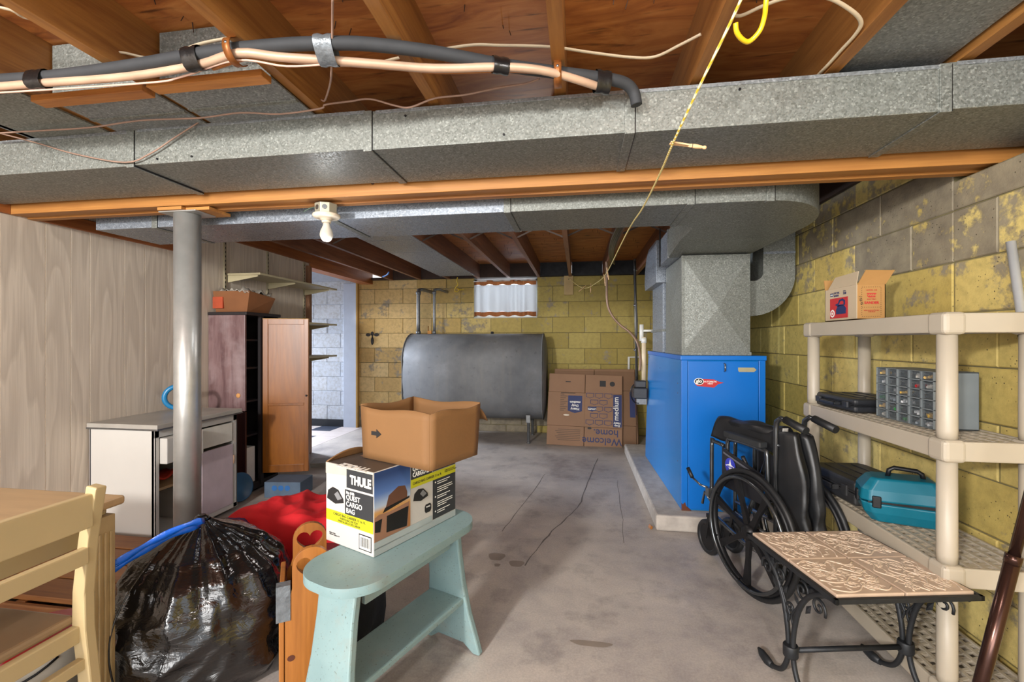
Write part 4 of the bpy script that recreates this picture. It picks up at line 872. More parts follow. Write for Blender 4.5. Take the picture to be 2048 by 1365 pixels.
# ------------------------------------------------------------ rubbish bag with blue draw string
bag = empty('rubbish_bag', (-1.36, 1.46, 0), 0, 'full black plastic rubbish bag with blue draw string', 'bag')
BAGM = NT('bag_film'); nn = BAGM.noise(BAGM.pos((1, 1, 1)), 7, 4, .55, 1.0); n3 = BAGM.noise(BAGM.pos((1, 1, 2.6)), 16, 3, .5, 2.2)
BAGM.base(hx('0d0d0f')); BAGM.bump(BAGM.math('ADD', nn, BAGM.math('MULTIPLY', n3, .3)), .28, .03); BAGM.fin(.16, 0, Specular_IOR_Level=.8)
from mathutils import noise as mnoise
def bagf(u, v):
    a = u*2*PI; z = v
    prof = [(0, .17), (.03, .235), (.14, .275), (.32, .285), (.52, .275), (.7, .245), (.82, .19), (.91, .115), (.97, .05), (1.0, .03)]
    for i in range(len(prof)-1):
        if prof[i][0] <= z <= prof[i+1][0]:
            t = (z-prof[i][0])/(prof[i+1][0]-prof[i][0]); t = t*t*(3-2*t)*.4+t*.6; r = prof[i][1]+(prof[i+1][1]-prof[i][1])*t; break
    pleat = max(0, (z-.42)/.58)
    def tri(t): t = t/(2*PI) % 1; return abs(2*t-1)*2-1
    r *= 1+.13*pleat*(tri(a*9+1.5*math.sin(a*2+1))+.6*tri(a*17+2*math.sin(a*3))+.3*tri(a*31))*.6
    p = Vector((math.cos(a)*1.3, math.sin(a)*1.3, z*1.6)); r *= 1+.13*mnoise.noise(p*1.3+Vector((3, 1, 2)))+.06*(1-2*abs(mnoise.noise(Vector((p.x*1.6, p.y*1.6, p.z*3.6)))))*(1-.6*pleat)+.010*(1-2*abs(mnoise.noise(Vector((p.x*4, p.y*4, p.z*8+4)))))
    return (r*math.cos(a)*1.0-.03*pleat, r*math.sin(a)*.94, .535*(z**.94)+.012*mnoise.noise(p*3)*(1-pleat))
MB().grid(220, 90, bagf, closeu=True).build('bag_skin', BAGM.m, bag)
MB().tube([(-.055, -.27, .03), (-.05, -.30, .14), (-.055, -.31, .25), (-.05, -.295, .34), (-.04, -.25, .42), (-.04, -.16, .49)], .0028, 6, k=4).build('seam', BAGM.m, bag)
MB().lathe([(.03, .525), (.022, .545), (.014, .552), (0, .55)], 14, TR((-.03, 0, 0))).build('gathered_neck', BAGM.m, bag)
BLUEP = plain('blue_film', '0a58c4', .22, var=.2, scale=30, bump=.5, bscale=60)
rb = MB()
def ribbon(P, w, tw=0):
    P = smooth_path(P, 5); vs = []
    for i, p in enumerate(P):
        q = Vector((0, -.35, 1)).normalized()*(w*.5)*(1+.25*math.sin(i*.9+tw)); vs += [p+q, p+Vector((0, .004*math.sin(i*1.3), 0)), p-q]
    rb.add(vs, [f for i in range(len(P)-1) for f in ((3*i, 3*i+1, 3*i+4, 3*i+3), (3*i+1, 3*i+2, 3*i+5, 3*i+4))], smooth=True)
ribbon([(.0, -.02, .54), (.05, -.08, .565), (.092, -.125, .586), (.098, -.14, .592), (.06, -.17, .583), (0, -.225, .552), (-.05, -.275, .517), (-.087, -.312, .487)], .022)
ribbon([(.01, -.05, .545), (.07, -.12, .566), (.03, -.17, .556), (-.02, -.23, .526), (-.06, -.28, .494), (-.087, -.312, .478)], .02, 1)
rb.build('draw_string', BLUEP, bag, solid=.0015)

# ------------------------------------------------------------ pile behind the bag: box, clothes
bx = empty('black_carton', (-1.22, 1.93, 0), -.1, 'black and maroon printed carton under the red cloth', 'carton')
MB().box(-.2, -.15, 0, .24, .15, .30).build('carton_body', card('black_card', '241a1c', .3), bx, bevel=.003); MB().box(-.201, -.151, .24, .241, .151, .302).build('carton_lid', card('maroon_card', '6b1f22', .3), bx, bevel=.003)
F_ = frame((0, -.1505, 0), (1, 0, 0), (0, 0, 1)); text('home', .07, INKW, bx, F_ @ Matrix.Translation((.05, .165, 0)), bold=.001); decal('printed_panel', INKW, bx, F_, rect(.12, .09, .15, .13)); decal('printed_panel', plain('rose', 'a8545a', .6), bx, frame((0, -.1515, 0), (1, 0, 0), (0, 0, 1)), rect(.0, .255, .2, .285))
REDC = NT('red_fleece'); v = REDC.pos(); REDC.base(REDC.ramp(REDC.noise(v, 3, 4), [(.3, hx('a30a14')), (.7, hx('cc1420'))])); REDC.bump(REDC.noise(v, 160, 3), .2, .003); REDC.fin(.85, 0)
def rcf(u, v):
    x = -.31+.6*u; y = -.245+.46*v
    e = max(0, (1-abs(2*u-1)**3.2)*(1-abs(2*v-1)**3.2))
    f = mnoise.noise(Vector((x*4, y*4, 1))); g = mnoise.noise(Vector((x*9+2, y*7, 3)))
    rd = 1-2*abs(mnoise.noise(Vector((x*6+y*3, y*4-x*2, 7)))); rd2 = 1-2*abs(mnoise.noise(Vector((x*13-y*4, y*9, 2))))
    z = .105*e**.4+(.04*f+.03*rd+.012*rd2+.008*g)*e**.7
    if v < .2: z -= .17*((.2-v)/.2)**.8
    return (x+.03*g, y+.02*f-(.02*rd if v < .4 else 0), z)
o = MB().grid(110, 90, rcf).build('red_blanket', REDC.m, None, solid=.006); o.location = (-1.33, 1.985, .295); o.rotation_euler = (0, 0, .18); tag(o, 'crumpled red fleece blanket lying over the carton', 'blanket')
def lump(name, loc, sx_, sy_, sz_, mat, label, cat, seed=1, rz=0):
    def fn(u, v):
        a_ = u*2*PI; ph = v*PI; p = Vector((math.cos(a_)*math.sin(ph), math.sin(a_)*math.sin(ph), -math.cos(ph)))
        k = 1+.25*mnoise.noise(p*1.8+Vector((seed, 0, 0)))+.08*mnoise.noise(p*6); return (p.x*sx_*k, p.y*sy_*k, max(p.z, -.7)*sz_*k+.7*sz_)
    o_ = MB().grid(32, 20, fn, closeu=True).build(name, mat, None); o_.location = loc; o_.rotation_euler = (0, 0, rz); return tag(o_, label, cat)
lump('green_cloth', (-1.575, 1.80, .12), .1, .08, .14, plain('sage_cloth', '6e7358', .9, bump=.3), 'sage green garment showing under the red blanket', 'clothing', 2)
lump('purple_cloth', (-1.53, 1.75, .36), .085, .05, .03, plain('purple_cloth', '4a2150', .9, bump=.3), 'small purple garment tucked under the red blanket', 'clothing', 5, .4)
lump('cloth_bundle', (-1.57, 1.80, 0), .1, .1, .08, plain('grey_cloth', '5d564f', .9, bump=.3), 'grey bundle of cloth on the floor behind the rubbish bag', 'clothing', 3)
wire('white_hanger', [(-.93, 1.62, .44), (-.88, 1.6, .47), (-.84, 1.58, .50), (-.82, 1.57, .56), (-.80, 1.56, .52), (-.84, 1.6, .46), (-.93, 1.62, .44)], .006, WHITE, 'white plastic clothes hanger beside the cargo bag box', 'hanger')
lump('dark_cloth', (-.88, 1.68, .0), .1, .09, .27, plain('navy_cloth', '20242c', .9, bump=.3), 'dark garment heaped behind the heart cut-out rack', 'clothing', 9)

# ------------------------------------------------------------ heart cut-out rack
hr = empty('heart_rack', (-.90, 1.385, 0), .6, 'pine magazine rack with heart cut-outs in its end boards', 'rack')
def heart(cx, cy, s_):
    P = []
    for i in range(28):
        t = 2*PI*i/28; P.append((cx+s_*.0625*16*math.sin(t)**3, cy+s_*.0625*(13*math.cos(t)-5*math.cos(2*t)-2*math.cos(3*t)-math.cos(4*t))))
    return P
def board(y, ht, x0=-.055):
    w_ = .055; out = [(-.075, 0), (.075, 0), (.075, ht-.16), (w_+.006, ht-.14), (w_, ht-.12)]+[(w_*math.cos(a_), ht-.055+.055*math.sin(a_)) for a_ in [i*PI/12 for i in range(13)]]+[(-w_, ht-.12), (-w_-.006, ht-.14), (-.075, ht-.16)]
    return MB().prism([out, heart(0, ht-.062, .043)], -.009, .009, frame((0, y, 0), (1, 0, 0), (0, 0, 1)))
board(-.1, .545).build('end_board', PINE, hr, bevel=.003); board(.1, .548).build('end_board', PINE, hr, bevel=.003)
MB().box(-.092, -.11, .02, -.077, .11, .42).build('side_board', PINE, hr, bevel=.003); MB().box(.077, -.11, .02, .092, .11, .40).build('side_board', PINE, hr, bevel=.003); MB().box(-.075, -.09, .02, .075, .06, .035).build('base_board', PINE, hr)
KN = plain('knot_wood', '4a2314', .5)
for x, z, r_ in ((.03, .23, .016), (-.058, .21, .011)): MB().prism(circ(x, z, r_, 14, r_*.85), 0, .0006, frame((0, -.1095, 0), (1, 0, 0), (0, 0, 1))).build('knot', KN, hr)
MB().box(-.1, -.112, .33, -.06, -.08, .44).build('grey_tape', DUCTT, hr)
# ------------------------------------------------------------ pale blue bench
PB = NT('pale_blue_paint'); v = PB.pos(); c = PB.ramp(PB.noise(v, 4, 5), [(.3, hx('708a8c')), (.7, hx('849d9e'))]); sp_ = PB.noise(v, 130, 3, .6); c = PB.mix(PB.ramp(sp_, [(.64, 0.), (.7, .8)]), c, hx('4d4f46'))
c = PB.mix(PB.ramp(PB.noise(v, 7, 6, .7), [(.55, 0.), (.75, .45)]), c, hx('8a8272')); PB.base(c); PB.bump(sp_, .1, .002); PB.fin(.4)
bn = empty('step_bench', (-.6, 1.42, 0), R(68.9), 'pale blue painted wooden bench with rounded ends and splayed board legs', 'bench')
def superell(a, b, n=3.0, m=48): return [(a*math.copysign(abs(math.cos(t))**(2/n), math.cos(t)), b*math.copysign(abs(math.sin(t))**(2/n), math.sin(t))) for t in [2*PI*i/m for i in range(m)]]
def stad(hl, hw, r, k=18):
    P = []
    for cx, cy, a0 in ((hl-r, hw-r, 0), (-hl+r, hw-r, PI/2), (-hl+r, -hw+r, PI), (hl-r, -hw+r, 1.5*PI)):
        for i in range(k+1): a_ = a0+PI/2*i/k; P.append((cx+r*math.cos(a_), cy+r*math.sin(a_)))
    return P
MB().prism(stad(.315, .138, .115), .503, .53, smooth=True).build('top', PB.m, bn, bevel=.008, seg=3)
for s_ in (-1, 1):
    half = [(.135, 0), (.122, .06), (.098, .16), (.082, .28), (.076, .40), (.078, .5)]
    arch = [(.04+.05*0, 0)]
    out = [(x, z) for x, z in half]+[(-x, z) for x, z in reversed(half)]
    if s_ == 1: out += [(-.1, 0), (-.06, .03), (.06, .03), (.1, 0)]
    tilt = .13; M = Matrix.Translation((s_*.235, 0, .5)) @ Matrix.Rotation(-s_*tilt, 4, 'Y') @ Matrix.Translation((0, 0, -.5))
    Lg = MB().prism(out, -.013, .013, M @ frame((0, 0, 0), (0, 1, 0), (0, 0, 1))).build('leg_board', PB.m, bn, bevel=.006)
    MB().lathe([(.013, 0), (.012, .004), (.005, .006)], 12, TR((s_*.2, -.066, .475), (PI/2, 0, 0))).build('bolt', PB.m, Lg)
MB().box(-.262, -.08, .2, .262, .08, .222).build('lower_shelf', PB.m, bn, bevel=.005)
MB().box(-.2, -.062, .43, .2, -.045, .503).box(-.2, .045, .43, .2, .062, .503).build('apron', PB.m, bn, bevel=.003)
# ------------------------------------------------------------ cargo bag box
GREYP = plain('charcoal_print', '2e3033', .5, var=.05); LIME = plain('lime_print', 'b5b41c', .5, var=.05); SKY = NT('sky_print'); g_ = SKY.n('SeparateXYZ'); SKY.l(SKY.pos(), g_.inputs[0])
SKY.base(SKY.ramp(SKY.n('Math', operation='MULTIPLY_ADD').outputs[0] if 0 else g_.outputs[2], [(.10, hx('a06a3a')), (.135, hx('b98e55')), (.15, hx('9fb0c4')), (.19, hx('4a6ba5')), (.245, hx('1f3866'))])); SKY.fin(.5)
tbx = empty('cargo_bag_box', (-.625, 1.286, .531), R(66.4), 'white and charcoal printed cargo bag box standing on the pale blue bench', 'box')
BL, BWd, BH = .395, .235, .262   # local x: long side to the right-back, local y: to the left-back
CWH = card('white_card', 'b5b2ad', .05)
MB().box(0, .0, 0, BL, BWd, BH).build('carton_body', CWH, tbx, bevel=.002)
FA = frame((-.0006, BWd, 0), (0, -1, 0), (0, 0, 1)); FB = frame((0, -.0006, 0), (1, 0, 0), (0, 0, 1)); FC = frame((0, 0, BH+.0002), (1, 0, 0), (0, 1, 0))
decal('printed_panel', GREYP, tbx, FA, rect(.108, .195, .232, .255)); decal('printed_panel', GREYP, tbx, FA, rect(.1, .108, .234, .188)); decal('printed_panel', LIME, tbx, FA, rect(.003, .072, .234, .118 if 0 else .108))
text('THULE', .038, INKW, tbx, FA @ Matrix.Translation((.126, .211, .0008)), bold=.0018, sx=.86); text('No 846', .013, INKW, tbx, FA @ Matrix.Translation((.106, .175, .0008)), bold=.0004)
text('QUEST\nCARGO\nBAG', .0225, INKW, tbx, FA @ Matrix.Translation((.106, .157, .0008)), bold=.0003, sx=.98)
text('CARGO BAG CARRIER 13 cu. ft.', .0115, INK, tbx, FA @ Matrix.Translation((.12, .095, .0008)), ax='CENTER'); text('PORTE-SAC DE TOIT\nPORTA-SACO DE CARGA', .0095, INK, tbx, FA @ Matrix.Translation((.12, .085, .0008)), ax='CENTER')
def bagart(F, x, y, s_):
    decal('printed_bag_picture', INK, tbx, F, [(x-s_, y-.35*s_), (x-.85*s_, y+.3*s_), (x-.3*s_, y+.62*s_), (x+.35*s_, y+.5*s_), (x+.95*s_, y-.1*s_), (x+s_, y-.4*s_), (x, y-.62*s_)], .0008)
    decal('printed_bag_picture', plain('mid_grey', '77787a', .5), tbx, F, [(x-.1*s_, y+.1*s_), (x+.3*s_, y+.38*s_), (x+.8*s_, y-.1*s_), (x+.3*s_, y-.3*s_)], .0012)
bagart(FA, .05, .158, .043)
decal('bar_code', INK, tbx, FA, rect(.168, .012, .226, .06)); decal('bar_code', INKW, tbx, FA, rect(.171, .015, .223, .057), .0008)
b = MB()
for q in range(11): b.prism(rect(.177+q*.0038, .022, .1787+q*.0038+(q % 3)*.0005, .052), 0, .0011, FA)
b.build('bar_code', INK, tbx); text('Made in China\nThule Inc. Seymour CT', .0055, INK, tbx, FA @ Matrix.Translation((.02, .03, .0008)))
# long face
decal('printed_photo', SKY.m, tbx, FB, rect(.002, .045, .155, .26)); BRP = plain('car_print', '8a6650', .45, var=.15); DKP = plain('car_glass', '141516', .35)
decal('printed_photo', BRP, tbx, FB, [(.003, .045), (.143, .045), (.15, .13), (.06, .122), (.02, .126), (.003, .12)], .0009)
decal('printed_photo', DKP, tbx, FB, [(.05, .06), (.138, .05), (.146, .115), (.052, .112)], .0012); decal('printed_photo', DKP, tbx, FB, [(.004, .075), (.025, .07), (.033, .11), (.004, .108)], .0012)
decal('printed_photo', plain('bag_brown', '5a3b2b', .5, var=.2), tbx, FB, [(.045, .132), (.06, .175), (.1, .193), (.13, .188), (.14, .165), (.14, .145), (.09, .135)], .0012); decal('printed_photo', DKP, tbx, FB, [(.035, .126), (.15, .142), (.15, .148), (.045, .14)], .0014)
decal('printed_panel', GREYP, tbx, FB, rect(.158, .197, .262, .26)); decal('printed_panel', LIME, tbx, FB, rect(.158, .168, .393, .197)); decal('printed_panel', GREYP, tbx, FB, rect(.266, .026, .392, .168)); decal('printed_panel', GREYP, tbx, FB, rect(.266, .199, .392, .26))
decal('printed_band', plain('silver_print', '9aa4a5', .5), tbx, FB, rect(.002, .001, .393, .042 if 0 else .024), .0004); decal('printed_band', plain('silver_print', '9aa4a5', .5), tbx, FB, rect(.002, .02, .262, .044), .0004)
text('No 846', .013, INKW, tbx, FB @ Matrix.Translation((.166, .243, .0008)), bold=.0004); text('QUEST\nCARGO BAG', .0215, INKW, tbx, FB @ Matrix.Translation((.166, .225, .0008)), bold=.0006, sx=.82)
text('CARGO BAG CARRIER 13 cu. ft.', .0125, INK, tbx, FB @ Matrix.Translation((.166, .178, .0008)), sx=.85); text('PORTE-SAC DE TOIT\nPORTA-SACO DE CARGA', .006, INK, tbx, FB @ Matrix.Translation((.33, .186, .0008)))
bagart(FB, .205, .135, .036); decal('printed_bag_picture', INK, tbx, FB, [(.225, .07), (.23, .062), (.252, .062), (.258, .07), (.258, .085), (.252, .092), (.23, .092), (.225, .085)], .0008); text('THULE', .007, INKW, tbx, FB @ Matrix.Translation((.231, .08, .001)))
b = MB()
for q, (ln, ind) in enumerate(((.07, 0), (.055, 0), (0, 0), (.082, 0), (.085, 0), (.06, 0), (0, 0), (.07, 0), (.05, 0), (0, 0), (.085, 0), (.084, 0), (.05, 0), (0, 0), (.07, 0), (.04, 0))):
    if ln: b.prism(rect(.29, .156-.0075*q, .29+ln, .1585-.0075*q), 0, .001, FB)
for q in (0, 7, 14): b.prism(circ(.28, .157-.0075*q, .003, 8), 0, .001, FB)
b.build('printed_small_text', INKW, tbx)
# top of the box and the torn flap
decal('printed_panel', plain('dark_brown_print', '4a4038', .5), tbx, FC, rect(.003, .003, .2, .232)); decal('printed_photo', BRP, tbx, FC, rect(.11, .003, .24, .2), .0008); decal('printed_panel', LIME, tbx, FC, rect(.12, .13, .24, .16), .0012)
text('THULE', .045, INKW, tbx, FC @ Matrix.Translation((.02, .03, .001)) @ Matrix.Rotation(PI/2, 4, 'Z'), bold=.002)
fl_ = MB().grid(12, 6, lambda u, v: (.0+.2*u, BWd+.0-.01*v, BH+.028*v*math.sin(u*PI*.9+.2))).build('torn_flap', CARD, tbx, solid=.004)
decal('clear_tape', plain('clear_tape', 'b9b3a6', .12), tbx, FA, [(.0, .225), (.1, .232), (.235, .22), (.235, .262), (0, .262)], .0003)
# ------------------------------------------------------------ open carton on top
ob = empty('open_carton', (-.455, 1.318, .796), R(66), 'open brown cardboard carton with a black arrow balanced on the cargo bag box', 'carton')
OL, OW, OH = .262, .31, .176    # local x to right-back, local y to left
a0 = math.atan2(1.402-1.315, -.742+.446)
MBx = MB()
base = [(0, 0, 0), (.24, .0, .0), (.24, .31, .0), (0, .31, .0)]; top = [(-.004, -.004, OH), (.25, -.006, OH+.004), (.245, .316, OH+.004), (-.006, .316, OH+.004)]
for i in range(4):
    j = (i+1) % 4
    def wf(u, v, i=i, j=j):
        p = Vector(base[i]).lerp(Vector(base[j]), u).lerp(Vector(top[i]).lerp(Vector(top[j]), u), v); n_ = (Vector(base[j])-Vector(base[i])).cross(Vector((0, 0, 1))).normalized()
        p = p+n_*.002*math.sin(u*PI)*math.sin(v*PI*.8); p.z += .006*math.sin(u*PI*2+i)*v; return p
    MB().grid(10, 8, wf).build('carton_side', CARD, ob, solid=.005)
MB().box(.002, .002, 0, .238, .308, .005).build('carton_base', CARD, ob)
FA = frame((-.0078, .31, 0), (0, -1, 0), (0, 0, 1)); arrow = [(.05, .085), (.05, .098), (.075, .098), (.075, .106), (.098, .0915), (.075, .077), (.075, .085)]
MB().prism([(x, y) for x, y in arrow], -.004, .0012, FA).build('printed_arrow', INK, ob)
MB().grid(6, 5, lambda u, v: (.25+.055*v, .0+.1*u, OH-.01-.025*v-.03*v*v+.006*math.sin(u*6))).build('torn_flap', CARD, ob, solid=.004)
MB().grid(5, 8, lambda u, v: (.10+.04*u+.006*math.sin(v*9), -.0065, OH-.055*v)).build('torn_patch', card('torn_card', '9d7a4c', .3), ob)

# ------------------------------------------------------------ plastic shelving unit
SX0, SX1, SY0, SY1 = 1.135, 1.425, 1.572, 2.452
su = empty('shelving_unit', (SX0, SY0, 0), 0, 'beige plastic four-tier shelving unit against the yellow block wall', 'shelving unit')
DX, DY = SX1-SX0, SY1-SY0; ZT = (.105, .490, .885, 1.288)
PX = (.030, DX-.030); PY_ = (.034, DY-.034)
for q, z in enumerate(ZT):
    sh = MB()
    sh.box(0, 0, z-.062, .014, DY, z).box(DX-.014, 0, z-.062, DX, DY, z).box(0, 0, z-.062, DX, .014, z).box(0, DY-.014, z-.062, DX, DY, z)
    sob = sh.build('shelf', BEIGE, su, bevel=.004)
    g = MB()
    n = 7
    for i in range(1, n): x = DX*i/n; g.box(x-.006, .01, z-.012, x+.006, DY-.01, z-.001)
    m = 26
    for i in range(-4, m+1):
        y0 = DY*i/m; g.bar((.008, max(.01, y0), z-.008), (DX-.008, min(DY-.01, y0+.10), z-.008), .010, .009) if .0 < y0+.05 < DY else None
    for i in range(12): y0 = DY*(i+.5)/12; g.box(.01, y0-.003, z-.03, DX-.01, y0+.003, z-.006)
    g.build('shelf_grid', BEIGE, sob)
    for x in PX:
        for y in PY_:
            MB().box(x-.034 if x < .1 else x-.032, y-.038, z-.068, x+.032 if x < .1 else x+.034, y+.038, z+.004).build('corner_socket', BEIGE, su, bevel=.014, seg=3)
    if q < 3:
        for x in PX:
            for y in PY_: MB().lathe([(.0255, z+.004), (.0265, z+.03), (.0255, ZT[q+1]-.066)], 20, TR((x, y, 0))).build('post', BEIGE, su)
for x in PX:
    for y in PY_: MB().lathe([(.024, 0), (.025, ZT[0]-.066)], 16, TR((x, y, 0))).build('foot', BEIGE, su)
# sander box
KR = card('kraft_brown', 'a87d47'); KRW = card('kraft_white', 'bba98e', .06)
sb = empty('sander_box', (1.18, 2.098, ZT[3]+.005), 0, 'old electric sander carton with open flaps on the top shelf', 'box')
L_, W_, H_ = .245, .112, .15
MB().box(0, 0, 0, .003, L_, H_).build('carton_side', KRW, sb); MB().box(W_-.003, 0, 0, W_, L_, H_).box(0, L_-.003, 0, W_, L_, H_).box(0, 0, 0, W_, L_, .003).build('carton_side', KR, sb); MB().box(0.003, 0, 0, W_, .003, H_).build('carton_side', KR, sb)
MB().add([(0, .0, H_), (0, L_-.03, H_), (.02, L_-.05, H_+.055), (.02, .02, H_+.06)], [(0, 1, 2, 3)]).build('carton_flap', KRW, sb, solid=.003)
MB().add([(.004, 0, H_), (W_, 0, H_), (W_+.022, -.02, H_+.055), (.022, -.025, H_+.058)], [(0, 1, 2, 3)]).build('carton_flap', KR, sb, solid=.003)
MB().add([(0, L_, H_), (W_, L_, H_), (W_, L_+.01, H_+.05), (0, L_+.01, H_+.05)], [(0, 1, 2, 3)]).build('carton_flap', KR, sb, solid=.003)
FS = frame((-.0006, L_, 0), (0, -1, 0), (0, 0, 1)); FE = frame((0, -.0006, 0), (1, 0, 0), (0, 0, 1))
decal('printed_panel', RED, sb, FS, rect(.045, .012, .185, .105)); decal('printed_picture', NAVY, sb, FS, [(.095, .03), (.17, .03), (.172, .055), (.155, .07), (.11, .07), (.095, .05)], .001)
MB().prism([[(.085, .075), (.11, .08), (.12, .095), (.145, .1), (.165, .09), (.165, .07), (.105, .065)], [(.118, .074), (.128, .088), (.145, .09), (.154, .083), (.152, .073)]], 0, .001, FS).build('printed_picture', NAVY, sb)
decal('printed_disc', INKW, sb, FS, circ(.066, .035, .018, 18), .001); decal('printed_disc', RED, sb, FS, circ(.066, .035, .011, 14), .0013); decal('printed_disc', INKW, sb, FS, circ(.066, .035, .006, 12), .0016)
decal('printed_logo', NAVY, sb, FS, [(.048, .115), (.07, .115), (.072, .13), (.046, .13)], .0008); text('WEN', .011, INKW, sb, FS @ Matrix.Translation((.049, .118, .001)), sx=.8)
text('ELECTRIC\nSANDER', .013, NAVY, sb, FS @ Matrix.Translation((.077, .124, .0008)), sx=.8); text('MODEL', .006, NAVY, sb, FS @ Matrix.Translation((.15, .13, .0008))); text('310', .015, NAVY, sb, FS @ Matrix.Translation((.15, .117, .0008)), bold=.0005)
b = MB()
for q in range(9): b.prism(circ(.022+.0085*q, .138, .0013, 6), 0, .0008, FE).prism(circ(.022+.0085*q, .052, .0013, 6), 0, .0008, FE).prism(circ(.022+.0085*q, .012, .0013, 6), 0, .0008, FE)
for q in range(14): b.prism(circ(.02, .02+.0087*q, .0013, 6), 0, .0008, FE).prism(circ(.094, .02+.0087*q, .0013, 6), 0, .0008, FE)
b.build('printed_dots', INK, sb)
decal('printed_logo', RED, sb, FE, [(.042, .098), (.046, .094), (.072, .094), (.076, .112), (.04, .112)], .0008); text('WEN', .014, KR, sb, FE @ Matrix.Translation((.058, .098, .001)), ax='CENTER', bold=.0004)
text('MODEL 310', .008, RED, sb, FE @ Matrix.Translation((.058, .122, .0008)), ax='CENTER'); text('ELECTRIC', .008, RED, sb, FE @ Matrix.Translation((.058, .083, .0008)), ax='CENTER'); text('SANDER', .015, RED, sb, FE @ Matrix.Translation((.058, .066, .0008)), ax='CENTER', bold=.0005)
text('WEN PRODUCTS, INC.\nCHICAGO', .006, RED, sb, FE @ Matrix.Translation((.058, .036, .0008)), ax='CENTER'); text('1 N2105', .014, INK, sb, FE @ Matrix.Translation((.008, .10, .0008)) @ Matrix.Rotation(-1.35, 4, 'Z'), sx=.8)
# tool cases
def case(name, loc, rz, L, W, H, label, mat):
    c = empty(name, loc, rz, label, 'tool case')
    MB().box(-L/2, -W/2, 0, L/2, W/2, H*.5).build('case_base', mat, c, bevel=.012, seg=3); MB().box(-L/2, -W/2, H*.52, L/2, W/2, H).build('case_lid', mat, c, bevel=.014, seg=3)
    MB().box(-L/2-.003, -W/2-.003, H*.44, L/2+.003, W/2+.003, H*.5).box(-L/2-.003, -W/2-.003, H*.54, L/2+.003, W/2+.003, H*.6).build('rim', mat, c, bevel=.002)
    for s_ in (-.33, .33): MB().box(s_*L-.018, -W/2-.012, H*.3, s_*L+.018, -W/2, H*.75).build('latch', mat, c, bevel=.003)
    MB().box(-L*.2, -W/2-.03, H*.38, L*.2, -W/2-.02, H*.6).box(-L*.2, -W/2-.03, H*.38, -L*.2+.014, -W/2, H*.6).box(L*.2-.014, -W/2-.03, H*.38, L*.2, -W/2, H*.6).build('handle', mat, c, bevel=.004)
    for q in range(3): MB().box(-L*.38, -W*.3+W*.25*q, H, L*.38, -W*.3+W*.25*q+W*.1, H+.003).build('lid_rib', mat, c, bevel=.002)
    return c
case('drill_case', (1.295, 2.275, ZT[2]+.001), -PI/2+.06, .30, .24, .062, 'flat black drill case on the second shelf beside the drawer organizer', DKGREY)
case('socket_case', (1.28, 2.262, ZT[1]+.001), -PI/2+.08, .33, .25, .105, 'large dusty black tool case on the third shelf', plain('dusty_black', '2b2b2c', .5, var=.4, scale=9))
# drawer organizer
og = empty('drawer_organizer', (1.235, 1.765, ZT[2]+.001), 0, 'grey organizer cabinet with thirty small clear drawers', 'organizer')
GRY = plain('organizer_grey', '6f7678', .45); OW_, OD_, OHh = .305, .145, .205
MB().box(.012, 0, 0, OD_, .006, OHh).box(.012, OW_-.006, 0, OD_, OW_, OHh).box(.012, 0, 0, OD_, OW_, .006).box(.012, 0, OHh-.006, OD_, OW_, OHh).box(OD_-.004, 0, 0, OD_, OW_, OHh).build('casing', GRY, og, bevel=.002)
b = MB()
for i in range(6): y_ = OW_*i/5; b.box(.004, max(0, y_-.004), 0, .016, min(OW_, y_+.004), OHh)
for j in range(7): z_ = OHh*j/6; b.box(.004, 0, max(0, z_-.0025), .016, OW_, min(OHh, z_+.0025))
b.build('face_grid', GRY, og, bevel=.001)
CLR = NT('clear_drawer'); CLR.base(hx('70777b')); CLR.fin(.12, 0, Alpha=.28, Transmission_Weight=.0); CLRM = CLR.m
cols = ['c0c3c6', 'b32020', '2f7a3a', 'c9a13a', 'd8d5cc', '7d858c', '33363a', 'd8b36a']
for i in range(5):
    for j in range(6):
        y0, y1 = OW_*i/5+.006, OW_*(i+1)/5-.006; z0, z1 = OHh*j/6+.004, OHh*(j+1)/6-.005
        d_ = MB().box(.007, y0, z0, .010, y1, z1).build('drawer', CLRM, og)
        MB().box(-.002, (y0+y1)/2-.008, z1-.008, .007, (y0+y1)/2+.008, z1-.004).build('pull', CLRM, d_)
        MB().box(.06, y0, z0, .062, y1, z1).build('drawer_back', DKGREY, d_)
        if (i*7+j*3) % 4 != 1:
            c = cols[(i*5+j*3) % 8]; bb = MB()
            for q in range(5): bb.cbox((.016+.004*q, y0+.008+(y1-y0-.016)*random.random(), z0+.006+.003*(q % 3)), (.02, .009, .008), (random.random(), 0, random.random()*3))
            bb.build('small_parts', plain('parts_'+c, c, .35, var=.2), d_)
# teal case
TEAL = plain('teal_plastic', '0c6479', .33, var=.08, scale=6)
tc = empty('teal_tool_case', (1.268, 1.955, ZT[1]+.001), -.34, 'teal plastic power tool case with black handle on the third shelf', 'tool case')
def teal(z0, z1, k0, k1, km):
    P = [(-.145, -.055), (-.12, -.08), (.105, -.08), (.125, -.06), (.125, .06), (.105, .08), (-.12, .08), (-.145, .055)]
    zm = z0+(z1-z0)*.5; vs = []
    for z, k in ((z0, k0), (zm, km), (z1, k1)): vs += [(x*k, y*k, z) for x, y in P]
    n = 8; fs = [(r_*n+i, r_*n+(i+1) % n, (r_+1)*n+(i+1) % n, (r_+1)*n+i) for r_ in range(2) for i in range(n)]+[tuple(reversed(range(n))), tuple(range(2*n, 3*n))]
    return MB().add(vs, fs)
teal(0, .075, .74, 1.0, .93).build('case_base', TEAL, tc, bevel=.006, seg=3)
lid = teal(.084, .172, 1.0, .72, .96).build('case_lid', TEAL, tc, bevel=.008, seg=3, rot=(0, -.03, 0))
MB().box(-.125, -.072, .07, .115, .072, .09).build('inner_rim', BLACK, tc)
